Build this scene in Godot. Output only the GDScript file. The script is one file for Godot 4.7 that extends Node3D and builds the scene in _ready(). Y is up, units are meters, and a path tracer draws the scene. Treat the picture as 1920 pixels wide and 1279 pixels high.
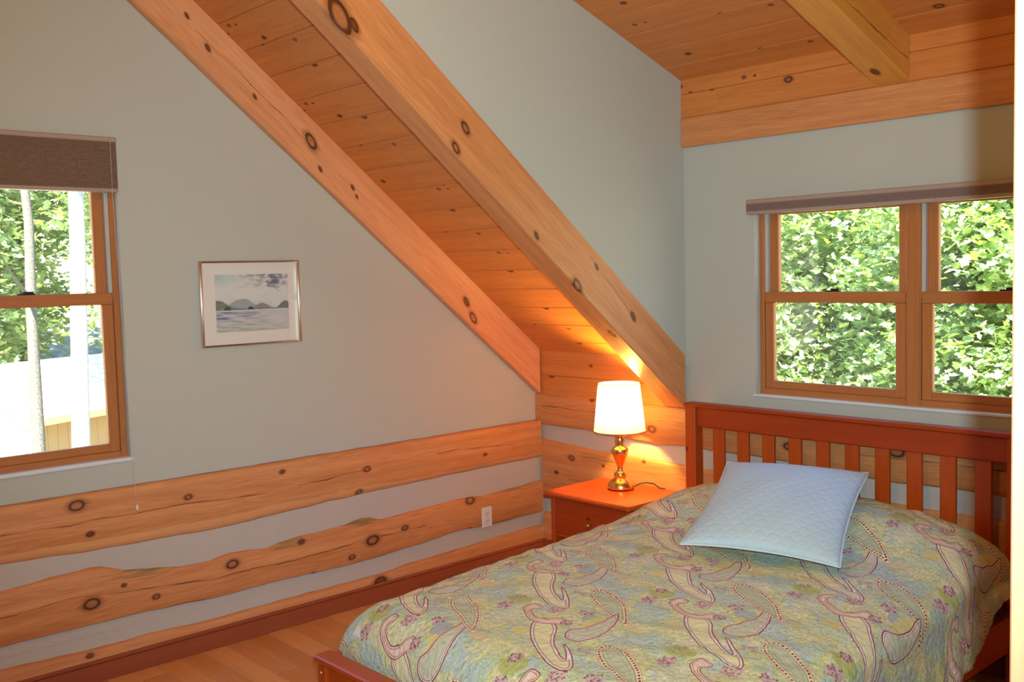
extends Node3D
# Bedroom under a log-house roof: gable wall with a window and a picture, log wainscot, shed dormer, bed, bedside lamp.
# Wall faces: x = 0 is the log face of the gable wall, z = 0 the log face of the eave wall. y = 0 is the floor.

const SL := 0.817          # main roof slope (rise per metre of z)
const SD := 0.357          # dormer roof slope
const RB := 0.98           # underside of the rafters at z = 0
const RT := 1.248          # underside of the roof boards at z = 0
const DT := 2.67           # dormer boards at z = 0
const GROUND := -2.7
var taken := {}
var M := {}
var rng := RandomNumberGenerator.new()
const TUNGSTEN := Color(1.0, 0.82, 0.40)

# ------------------------------------------------------------------ nodes
func numbered(n: String) -> String:
	if not taken.has(n):
		taken[n] = 0
		return n
	taken[n] += 1
	return "%s_%03d" % [n, taken[n]]

func thing(called: String, label: String, category: String, at := Vector3.ZERO, group := "", kind := "") -> Node3D:
	var o := Node3D.new()
	o.name = numbered(called)
	add_child(o)
	o.position = at
	meta(o, label, category, group, kind)
	return o

func meta(o: Node, label: String, category: String, group := "", kind := "") -> void:
	o.set_meta("label", label)
	o.set_meta("category", category)
	if group != "":
		o.set_meta("group", group)
	if kind != "":
		o.set_meta("kind", kind)

func part(parent: Node3D, called: String, m: Mesh, mat: Material, at := Vector3.ZERO, label := "") -> MeshInstance3D:
	var o := MeshInstance3D.new()
	o.name = called
	o.mesh = m
	o.material_override = mat
	parent.add_child(o, true)
	o.position = at
	if label != "":
		o.set_meta("label", label)
	return o

# ------------------------------------------------------------------ mesh helpers
func begin() -> SurfaceTool:
	var st := SurfaceTool.new()
	st.begin(Mesh.PRIMITIVE_TRIANGLES)
	return st

func done(st: SurfaceTool, smooth := false) -> ArrayMesh:
	if smooth:
		st.index()
	st.generate_normals()
	return st.commit()

func tri(st: SurfaceTool, a: Vector3, b: Vector3, c: Vector3, ua: Vector2, ub: Vector2, uc: Vector2) -> void:
	st.set_uv(ua)
	st.add_vertex(a)
	st.set_uv(ub)
	st.add_vertex(b)
	st.set_uv(uc)
	st.add_vertex(c)

func quad(st: SurfaceTool, a: Vector3, b: Vector3, c: Vector3, d: Vector3, ua: Vector2, ub: Vector2, uc: Vector2, ud: Vector2) -> void:
	tri(st, a, b, c, ua, ub, uc)
	tri(st, a, c, d, ua, uc, ud)

func guv(p: Vector3, n: Vector3, grain: int, off: Vector2) -> Vector2:
	# u runs with the grain axis, v across it, in metres
	var a := n.abs()
	var u := p[grain]
	var o1 := (grain + 1) % 3
	var o2 := (grain + 2) % 3
	if a[grain] > a[o1] and a[grain] > a[o2]:
		return Vector2(p[o1] * 0.3, p[o2]) + off
	return Vector2(u, p[o2] if a[o1] > a[o2] else p[o1]) + off

func face(st: SurfaceTool, pts: Array, centre: Vector3, grain: int, off: Vector2) -> void:
	var a: Vector3 = pts[0]
	var b: Vector3 = pts[1]
	var c: Vector3 = pts[2]
	var n := (a - c).cross(a - b).normalized()
	var mid := Vector3.ZERO
	for p in pts:
		mid += p
	mid /= pts.size()
	var q := pts.duplicate()
	if n.dot(mid - centre) < 0.0:
		q.reverse()
	for i in range(1, q.size() - 1):
		tri(st, q[0], q[i], q[i + 1], guv(q[0], n, grain, off), guv(q[i], n, grain, off), guv(q[i + 1], n, grain, off))

func box(st: SurfaceTool, lo: Vector3, hi: Vector3, bev := 0.003, grain := 0, off := Vector2.ZERO) -> void:
	st.set_smooth_group(-1)
	var c := (lo + hi) * 0.5
	var b := minf(bev, minf(hi.x - lo.x, minf(hi.y - lo.y, hi.z - lo.z)) * 0.45)
	var P := []   # P[corner][axis]: the corner pulled in along the two other axes, lying on the face across axis
	for k in 8:
		var s := Vector3(1 if k & 1 else -1, 1 if k & 2 else -1, 1 if k & 4 else -1)
		var e := Vector3(hi.x if k & 1 else lo.x, hi.y if k & 2 else lo.y, hi.z if k & 4 else lo.z)
		P.append([e - s * Vector3(0, b, b), e - s * Vector3(b, 0, b), e - s * Vector3(b, b, 0)])
	for ax in 3:
		var m1: int = 1 << ((ax + 1) % 3)
		var m2: int = 1 << ((ax + 2) % 3)
		for side in 2:
			var k0: int = (1 << ax) * side
			face(st, [P[k0][ax], P[k0 | m1][ax], P[k0 | m1 | m2][ax], P[k0 | m2][ax]], c, grain, off)
		if b > 0.0:
			var a1 := (ax + 1) % 3
			var a2 := (ax + 2) % 3
			for i in 2:
				for j in 2:
					var k: int = (m1 if i else 0) | (m2 if j else 0)
					var k2: int = k | (1 << ax)
					face(st, [P[k][a1], P[k2][a1], P[k2][a2], P[k][a2]], c, grain, off)
	if b > 0.0:
		for k in 8:
			face(st, [P[k][0], P[k][1], P[k][2]], c, grain, off)

func box_mesh(lo: Vector3, hi: Vector3, bev := 0.003, grain := 0, off := Vector2.ZERO) -> ArrayMesh:
	var st := begin()
	box(st, lo, hi, bev, grain, off)
	return done(st)

# a prism over a polygon: pts are (h, y); axis "x" puts h on z and extrudes in x, axis "z" puts h on x and extrudes in z
func prism(st: SurfaceTool, pts: Array, axis: String, from: float, to: float, grain := 2, off := Vector2.ZERO) -> void:
	st.set_smooth_group(-1)
	var put := func(p: Vector2, d: float) -> Vector3:
		return Vector3(d, p.y, p.x) if axis == "x" else Vector3(p.x, p.y, d)
	var c2 := Vector2.ZERO
	for p in pts:
		c2 += p
	c2 /= pts.size()
	var c: Vector3 = put.call(c2, (from + to) * 0.5)
	for d in [from, to]:
		var ring := []
		for p in pts:
			ring.append(put.call(p, d))
		face(st, ring, c, grain, off)
	for i in pts.size():
		var p: Vector2 = pts[i]
		var q: Vector2 = pts[(i + 1) % pts.size()]
		face(st, [put.call(p, from), put.call(q, from), put.call(q, to), put.call(p, to)], c, grain, off)

# rings of equal size joined along a run; uvs per ring point
func loft(st: SurfaceTool, rings: Array, uvs: Array, closed := true, caps := true, smooth := true) -> void:
	var n: int = rings[0].size()
	var m := n if closed else n - 1
	for i in rings.size() - 1:
		for j in m:
			var k := (j + 1) % n
			st.set_smooth_group(1 if smooth else -1)
			quad(st, rings[i][j], rings[i][k], rings[i + 1][k], rings[i + 1][j], uvs[i][j], uvs[i][k], uvs[i + 1][k], uvs[i + 1][j])
	if caps:
		for e in [0, rings.size() - 1]:
			var c := Vector3.ZERO
			for p in rings[e]:
				c += p
			c /= n
			st.set_smooth_group(-1)
			for j in n:
				var k := (j + 1) % n
				if e == 0:
					tri(st, c, rings[e][k], rings[e][j], uvs[e][0], uvs[e][k], uvs[e][j])
				else:
					tri(st, c, rings[e][j], rings[e][k], uvs[e][0], uvs[e][j], uvs[e][k])

func lathe(prof: Array, seg := 40) -> ArrayMesh:   # prof: [radius, y] from bottom to top
	var st := begin()
	var rings := []
	var uvs := []
	for p in prof:
		var r := []
		var u := []
		for j in seg:
			var a := TAU * j / seg
			r.append(Vector3(p[0] * cos(a), p[1], p[0] * sin(a)))
			u.append(Vector2(float(j) / seg, p[1]))
		rings.append(r)
		uvs.append(u)
	loft(st, rings, uvs, true, false)
	return done(st)

func tube(pts: Array, radii, seg := 10) -> ArrayMesh:
	var st := begin()
	var rings := []
	var uvs := []
	var ref := Vector3.UP
	var run := 0.0
	for i in pts.size():
		var d: Vector3 = ((pts[mini(i + 1, pts.size() - 1)] as Vector3) - (pts[maxi(i - 1, 0)] as Vector3)).normalized()
		if absf(d.dot(ref)) > 0.95:
			ref = Vector3.RIGHT
		var s := d.cross(ref).normalized()
		var t := d.cross(s)
		var rad: float = radii[i] if radii is Array else radii
		if i > 0:
			run += (pts[i] as Vector3).distance_to(pts[i - 1])
		var r := []
		var u := []
		for j in seg:
			var a := TAU * j / seg
			r.append(pts[i] + (s * cos(a) + t * sin(a)) * rad)
			u.append(Vector2(run, float(j) / seg * TAU * rad))
		rings.append(r)
		uvs.append(u)
	loft(st, rings, uvs)
	return done(st)

# ------------------------------------------------------------------ pictures computed for materials
func lerp3(a: Color, b: Color, t: float) -> Color:
	return a.lerp(b, clampf(t, 0.0, 1.0))

# A board of wood: w x h pixels for wm x hm metres. knots: [u, v, radius, ring?]; cracks: arrays of (u, v) metres
func wood(w: int, h: int, wm: float, hm: float, pal: Array, knots: Array, cracks: Array, seed_: int, contrast := 1.0, stains := [], sap := 0.0) -> ImageTexture:
	var n1 := FastNoiseLite.new()
	n1.seed = seed_
	n1.noise_type = FastNoiseLite.TYPE_SIMPLEX_SMOOTH
	n1.frequency = 1.0
	n1.fractal_octaves = 2
	var n2 := FastNoiseLite.new()
	n2.seed = seed_ + 7
	n2.noise_type = FastNoiseLite.TYPE_VALUE
	n2.frequency = 1.0
	n2.fractal_type = FastNoiseLite.FRACTAL_NONE
	var bend := PackedFloat32Array()
	bend.resize(w * h)
	var dark := PackedFloat32Array()
	dark.resize(w * h)
	var sx := wm / w
	var sy := hm / h
	for k in knots:
		var r: float = k[2]
		var x0 := int((k[0] - 7.0 * r) / sx)
		var x1 := int((k[0] + 7.0 * r) / sx)
		var y0 := int((k[1] - 4.0 * r) / sy)
		var y1 := int((k[1] + 4.0 * r) / sy)
		for yy in range(y0, y1 + 1):
			var y := posmod(yy, h)
			var dv: float = ((yy + 0.5) * sy - k[1]) / r
			for xx in range(x0, x1 + 1):
				var du: float = ((xx + 0.5) * sx - k[0]) / r
				var at := y * w + posmod(xx, w)
				bend[at] += -r * 0.9 * signf(dv) * exp(-du * du / 8.0 - dv * dv / 2.5)
				var q := sqrt(du * du / 1.7 + dv * dv * 1.35 + 0.12 * du * dv)
				if q < 1.0:
					var ring := 0.7 + 0.2 * smoothstep(0.45, 0.85, q)
					dark[at] = maxf(dark[at], (ring if k.size() < 4 else 0.3 + 0.6 * smoothstep(0.5, 0.8, q)))
				elif q < 1.7:
					dark[at] = maxf(dark[at], 0.35 * (1.7 - q) / 0.7)
				if absf(dv) < 0.16 and absf(du) > 0.9 and absf(du) < 2.6:
					dark[at] = maxf(dark[at], 0.5 * (2.6 - absf(du)) / 1.7)
	for c in cracks:
		for i in range(0, c.size() - 3, 2):
			var a := Vector2(c[i], c[i + 1])
			var b := Vector2(c[i + 2], c[i + 3])
			var steps := int(absf(b.x - a.x) / sx) + 1
			for s in steps + 1:
				var p := a.lerp(b, float(s) / steps)
				var wob := n1.get_noise_1d(p.x * 3.0) * 0.008
				var half := 0.9 + 1.3 * n1.get_noise_1d(p.x * 5.0 + 40.0)
				var cy := int((p.y + wob) / sy)
				for o in range(-3, 4):
					var f := clampf(half - absf(o) + 0.4, 0.0, 1.0)
					if f > 0.0:
						var at := posmod(cy + o, h) * w + posmod(int(p.x / sx), w)
						dark[at] = maxf(dark[at], f * 0.6)
	var c0: Color = pal[0]
	var c1: Color = pal[1]
	var c2: Color = pal[2]
	var ck: Color = pal[3]
	var cs := Color(0.42, 0.36, 0.2)
	var bytes := PackedByteArray()
	bytes.resize(w * h * 3)
	var i := 0
	for y in h:
		for x in w:
			var at := y * w + x
			var u := x * sx
			var v := y * sy + bend[at]
			var g := n1.get_noise_2d(u * 0.7, v * 16.0)
			var ringv := fposmod(g * 3.2 + v * 9.0, 1.0)
			ringv = smoothstep(0.0, 0.8, ringv) * (1.0 - smoothstep(0.86, 1.0, ringv))
			var fine := n2.get_noise_2d(u * 14.0, v * 420.0)
			var t := 0.45 + contrast * (0.2 * g + 0.16 * (ringv - 0.5) + 0.12 * fine)
			var c := c0.lerp(c1, clampf(t * 2.0, 0.0, 1.0)) if t < 0.5 else c1.lerp(c2, clampf(t * 2.0 - 1.0, 0.0, 1.0))
			if sap > 0.0 and v < sap + 0.012 * n1.get_noise_2d(u * 1.5, 3.0) + 0.004 * fine:
				c = c.lerp(c2, 0.75)
			for s in stains:
				var e := Vector2((u - s[0]) / s[2], (v - s[1]) / s[3]).length() + 0.5 * fine
				if e < 1.0:
					c = c.lerp(cs, 0.6 * (1.0 - e))
			if dark[at] > 0.0:
				c = c.lerp(ck, dark[at])
			bytes[i] = int(clampf(c.r, 0, 1) * 255.0)
			bytes[i + 1] = int(clampf(c.g, 0, 1) * 255.0)
			bytes[i + 2] = int(clampf(c.b, 0, 1) * 255.0)
			i += 3
	return ImageTexture.create_from_image(Image.create_from_data(w, h, false, Image.FORMAT_RGB8, bytes))

func noise_tex(size: int, freq: float, seed_: int, normal := false, strength := 2.0, stretch := 0, lift := 0.0) -> Texture2D:
	var n := FastNoiseLite.new()
	n.seed = seed_
	n.frequency = freq
	n.fractal_octaves = 4
	var im := n.get_seamless_image(size, size if stretch == 0 else stretch)
	if normal:
		im.bump_map_to_normal_map(strength)
	elif lift > 0.0:   # keep only a light variation
		im.convert(Image.FORMAT_RGB8)
		for y in im.get_height():
			for x in im.get_width():
				var v := lift + (1.0 - lift) * im.get_pixel(x, y).r
				im.set_pixel(x, y, Color(v, v, v))
	return ImageTexture.create_from_image(im)

func mat(col: Color, rough := 0.6, spec := 0.5) -> StandardMaterial3D:
	var m := StandardMaterial3D.new()
	m.albedo_color = col
	m.roughness = rough
	m.metallic_specular = spec
	return m

func wmat(tex: Texture2D, wm: float, hm: float, rough := 0.5, tint := Color.WHITE) -> StandardMaterial3D:
	var m := mat(tint, rough)
	m.albedo_texture = tex
	m.uv1_scale = Vector3(1.0 / wm, 1.0 / hm, 1)
	return m

func rand_knots(n: int, wm: float, hm: float, rmin: float, rmax: float, seed_: int) -> Array:
	var r := RandomNumberGenerator.new()
	r.seed = seed_
	var out := []
	for i in n:
		var rad := lerpf(rmin, rmax, r.randf() * r.randf())
		var p := Vector2(r.randf() * wm, r.randf() * hm)
		out.append([p.x, p.y, rad] if r.randf() < 0.6 else [p.x, p.y, rad, 1])
		if r.randf() < 0.35:
			out.append([p.x + r.randf_range(0.03, 0.07), p.y + r.randf_range(-0.03, 0.03), rad * 0.6])
	return out

# ------------------------------------------------------------------ start
func _ready() -> void:
	rng.seed = 11
	set_camera_and_light()
	make_materials()
	build_shell()
	build_logs()
	build_roof()
	build_windows()
	build_bed()
	build_bedside()
	build_small()
	build_outdoors()

func set_camera_and_light() -> void:
	var cam := Camera3D.new()
	cam.name = "camera"
	add_child(cam)
	var cr := Vector3(0.67298848, -0.02551844, -0.73921263)
	var cu := Vector3(-0.03285329, 0.99738704, -0.06434096)
	var cf := Vector3(-0.73892298, -0.0675863, -0.67039162)
	var eye := Vector3(4.33697, 1.705, 4.155296)
	cam.transform = Transform3D(Basis(cr, cu, -cf).orthonormalized(), eye)
	cam.fov = 37.5249
	cam.near = 0.05
	cam.far = 400.0
	cam.current = true
	var env := Environment.new()
	env.background_mode = Environment.BG_SKY
	var sm := ProceduralSkyMaterial.new()
	sm.sky_top_color = Color(0.42, 0.6, 0.88)
	sm.sky_horizon_color = Color(0.83, 0.88, 0.93)
	sm.ground_horizon_color = Color(0.6, 0.62, 0.58)
	sm.ground_bottom_color = Color(0.3, 0.32, 0.28)
	sm.sky_energy_multiplier = 2.2
	var sky := Sky.new()
	sky.sky_material = sm
	env.sky = sky
	env.tonemap_mode = Environment.TONE_MAPPER_LINEAR
	env.tonemap_exposure = 1.0
	env.sdfgi_enabled = true
	env.ssao_enabled = true
	env.ssil_enabled = true
	var we := WorldEnvironment.new()
	we.name = "world"
	we.environment = env
	add_child(we)
	var sun := DirectionalLight3D.new()
	sun.name = "sun"
	add_child(sun)
	sun.look_at_from_position(Vector3.ZERO, Vector3(-0.42, -0.8, -0.45))
	sun.light_color = Color(1.0, 0.96, 0.88)
	sun.light_energy = 17.0
	sun.light_angular_distance = 0.6
	sun.shadow_enabled = true
	# the camera's flash, a hand's width up and right of the lens
	var fl := SpotLight3D.new()
	fl.name = "camera_flash"
	add_child(fl)
	fl.look_at_from_position(eye + cr * 0.046 + cu * 0.09, eye + cr * 0.046 + cu * 0.09 + cf + cu * 0.02)
	fl.light_color = Color(0.79, 0.92, 0.97)
	fl.light_energy = 14.2
	fl.light_size = 0.012
	fl.spot_angle = 44.0
	fl.spot_angle_attenuation = 1.0
	fl.spot_range = 20.0
	fl.shadow_enabled = true

func make_materials() -> void:
	var pine := [Color(0.72, 0.43, 0.24), Color(0.83, 0.545, 0.335), Color(0.90, 0.65, 0.44), Color(0.30, 0.13, 0.05)]
	var pine2 := [Color(0.72, 0.41, 0.19), Color(0.83, 0.505, 0.25), Color(0.89, 0.59, 0.33), Color(0.25, 0.10, 0.04)]
	M.plank = wmat(wood(1536, 640, 2.4, 1.0, pine2, rand_knots(26, 2.4, 1.0, 0.008, 0.021, 5), [], 3, 0.8), 2.4, 1.0, 0.42)
	# logs of the gable wall; u = z, v = height above the log's own base line
	var W := 4.2
	M.log_a1 = wmat(wood(1536, 160, W, 0.32, pine, [[2.72, 0.234, 0.026, 1], [2.23, 0.187, 0.014, 1], [1.75, 0.229, 0.012], [2.67, 0.102, 0.013], [1.26, 0.168, 0.016, 1], [1.31, 0.056, 0.015, 1], [0.45, 0.13, 0.01]],
		[[3.05, 0.164, 2.75, 0.159, 2.27, 0.154, 1.84, 0.139], [1.66, 0.144, 1.29, 0.166], [0.8, 0.19, 0.2, 0.16]], 21, 1.2, [], 0.075), W, 0.32, 0.5)
	M.log_a2 = wmat(wood(1536, 160, W, 0.32, pine, [[2.03, 0.163, 0.024, 1], [2.68, 0.131, 0.028, 1], [2.40, 0.096, 0.013, 1], [1.66, 0.196, 0.014], [1.60, 0.018, 0.012], [1.24, 0.119, 0.03, 1], [1.37, 0.056, 0.015, 1], [0.57, 0.213, 0.024, 1], [0.58, 0.04, 0.02], [1.03, 0.144, 0.016, 1], [2.54, 0.18, 0.009]],
		[[3.05, 0.16, 2.73, 0.172, 2.38, 0.133, 2.13, 0.117, 1.68, 0.114, 1.43, 0.122, 1.24, 0.127, 0.89, 0.131]], 22, 1.2,
		[[2.42, 0.225, 0.2, 0.04], [1.74, 0.205, 0.14, 0.035], [1.3, 0.23, 0.18, 0.035], [0.3, 0.228, 0.3, 0.02], [0.3, 0.045, 0.3, 0.02], [2.3, 0.028, 0.2, 0.015]]), W, 0.32, 0.5)
	M.log_a3 = wmat(wood(1024, 128, W, 0.32, pine, [[1.2, 0.1, 0.03], [2.7, 0.12, 0.012]], [], 23), W, 0.32, 0.5)
	M.log_b1 = wmat(wood(1536, 128, W, 0.24, pine, [[0.86, 0.101, 0.021, 1], [0.42, 0.225, 0.012], [2.24, 0.138, 0.03, 1], [1.7, 0.1, 0.02, 1], [3.1, 0.12, 0.02]],
		[[0.0, 0.16, 0.5, 0.155], [0.9, 0.15, 1.3, 0.16], [2.0, 0.1, 2.7, 0.11]], 24), W, 0.24, 0.5)
	M.log_b2 = wmat(wood(1536, 192, W, 0.42, pine, [[0.25, 0.315, 0.017, 1], [0.12, 0.213, 0.012], [0.5, 0.3, 0.008], [0.8, 0.36, 0.01]],
		[[0.22, 0.19, 0.5, 0.175]], 25, 1.0, [[0.6, 0.33, 0.4, 0.03]]), W, 0.42, 0.5)
	# rafters: u = metres along the slope, v = metres across
	var RL := 4.8
	M.rafter_a = wmat(wood(1536, 160, RL, 0.3, [Color(0.78, 0.50, 0.33), Color(0.88, 0.61, 0.43), Color(0.94, 0.70, 0.53), Color(0.32, 0.15, 0.07)], [[2.63, 0.09, 0.012], [2.75, 0.13, 0.01], [2.34, 0.08, 0.009], [1.96, 0.12, 0.03, 1], [1.9, 0.05, 0.01], [1.66, 0.1, 0.01], [1.63, 0.08, 0.008], [0.72, 0.09, 0.02], [0.66, 0.05, 0.024, 1]],
		[[2.7, 0.11, 2.0, 0.105]], 31), RL, 0.3, 0.45)
	M.rafter_b = wmat(wood(1536, 224, RL, 0.42, pine, [[2.63, 0.03, 0.05, 1], [2.55, 0.05, 0.02], [1.86, 0.12, 0.02, 1], [1.93, 0.025, 0.018, 1], [1.35, 0.03, 0.013], [1.02, 0.012, 0.026, 1], [0.85, 0.16, 0.012], [0.52, 0.13, 0.018], [0.66, 0.38, 0.02, 1], [0.4, 0.36, 0.016]],
		[[0.9, 0.17, 0.55, 0.13]], 32), RL, 0.42, 0.42)
	M.beam = wmat(wood(1024, 160, 3.6, 0.4, [Color(0.82, 0.52, 0.21), Color(0.90, 0.61, 0.26), Color(0.95, 0.69, 0.34), Color(0.3, 0.14, 0.05)], [[0.1, 0.3, 0.02], [0.5, 0.2, 0.012]], [[0.0, 0.08, 0.55, 0.06]], 33), 3.6, 0.4, 0.42)
	var fir := wood(512, 256, 1.2, 0.3, [Color(0.60, 0.34, 0.17), Color(0.72, 0.44, 0.23), Color(0.80, 0.53, 0.30), Color(0.3, 0.12, 0.04)], [], [], 41, 0.6)
	M.fir = wmat(fir, 1.2, 0.3, 0.45)
	var cherry := wood(768, 256, 1.6, 0.4, [Color(0.60, 0.21, 0.02), Color(0.71, 0.275, 0.03), Color(0.78, 0.34, 0.06), Color(0.2, 0.05, 0.02)], [[0.35, 0.1, 0.008], [1.2, 0.3, 0.007]], [], 42, 0.7)
	M.cherry = wmat(cherry, 1.6, 0.4, 0.36)
	M.cherry_dark = wmat(cherry, 1.6, 0.4, 0.38, Color(0.92, 0.83, 0.8))
	M.cherry.clearcoat_enabled = true
	M.cherry.clearcoat = 0.15
	M.cherry.clearcoat_roughness = 0.22
	M.base = wmat(wood(512, 128, 1.6, 0.4, [Color(0.52, 0.24, 0.14), Color(0.60, 0.29, 0.17), Color(0.67, 0.34, 0.2), Color(0.2, 0.08, 0.04)], [], [], 45, 0.8), 1.6, 0.4, 0.45)
	var maple := wood(1024, 512, 2.4, 0.8, [Color(0.82, 0.54, 0.31), Color(0.89, 0.62, 0.37), Color(0.93, 0.68, 0.43), Color(0.4, 0.2, 0.1)], [], [], 43, 0.8)
	for k in 4:
		M["floor%d" % k] = wmat(maple, 2.4, 0.8, 0.32, [Color(1, 1, 1), Color(0.93, 0.9, 0.87), Color(0.98, 0.95, 0.9), Color(0.9, 0.84, 0.78)][k])
	M.jamb = wmat(wood(512, 256, 2.4, 0.3, [Color(0.70, 0.44, 0.29), Color(0.78, 0.51, 0.35), Color(0.84, 0.58, 0.42), Color(0.4, 0.2, 0.1)], [], [], 44, 0.6), 2.4, 0.3, 0.5)
	# painted drywall
	var nm := noise_tex(512, 0.03, 61, true, 3.0)
	M.paint = mat(Color(0.735, 0.727, 0.69), 0.85, 0.3)
	M.paint.normal_enabled = true
	M.paint.normal_texture = nm
	M.paint.normal_scale = 0.15
	M.paint.uv1_triplanar = true
	M.paint.uv1_scale = Vector3(2, 2, 2)
	M.white_paint = mat(Color(0.86, 0.86, 0.85), 0.6)
	M.chink = mat(Color(0.765, 0.71, 0.67), 0.95, 0.2)
	M.chink.normal_enabled = true
	M.chink.normal_texture = noise_tex(512, 0.06, 62, true, 6.0)
	M.chink.normal_scale = 0.5
	M.chink.uv1_triplanar = true
	M.chink.uv1_scale = Vector3(3, 3, 3)
	M.liner = mat(Color(0.74, 0.71, 0.68), 0.5)
	M.glass = mat(Color(0.97, 1.0, 0.98, 0.04), 0.0)
	M.glass.transparency = BaseMaterial3D.TRANSPARENCY_ALPHA
	M.clear = mat(Color(1, 1, 1, 0.03), 0.02)
	M.clear.transparency = BaseMaterial3D.TRANSPARENCY_ALPHA
	M.rail = mat(Color(0.66, 0.56, 0.51), 0.45)
	M.dark = mat(Color(0.12, 0.1, 0.09), 0.5)
	M.shade_cloth = mat(Color(0.60, 0.48, 0.41), 0.9, 0.2)
	M.shade_cloth.backlight_enabled = true
	M.shade_cloth.backlight = Color(0.45, 0.33, 0.25)
	M.shade_cloth.normal_enabled = true
	M.shade_cloth.normal_texture = noise_tex(256, 0.2, 63, true, 6.0)
	M.shade_cloth.normal_scale = 0.4
	M.shade_cloth.uv1_scale = Vector3(0.6, 12, 1)
	M.shade_mauve = mat(Color(0.64, 0.54, 0.51), 0.9, 0.2)
	M.brass = mat(Color(0.90, 0.76, 0.47), 0.27)
	M.brass.metallic = 1.0
	M.nickel = mat(Color(0.93, 0.92, 0.90), 0.42)
	M.nickel.metallic = 1.0
	M.frame_gold = mat(Color(0.78, 0.68, 0.56), 0.2)
	M.frame_gold.metallic = 1.0
	M.plastic = mat(Color(0.88, 0.85, 0.8), 0.4)
	M.black = mat(Color(0.03, 0.025, 0.02), 0.5)
	M.hall = mat(Color(0.74, 0.73, 0.68), 0.85, 0.3)
	M.roof_out = mat(Color(0.25, 0.23, 0.21), 0.9)
	M.mattress = mat(Color(0.85, 0.84, 0.8), 0.9)

# ------------------------------------------------------------------ setting
func roof_y(z: float) -> float:
	return RT + SL * z if z < 3.6 else RT + SL * 7.2 - SL * z

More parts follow.
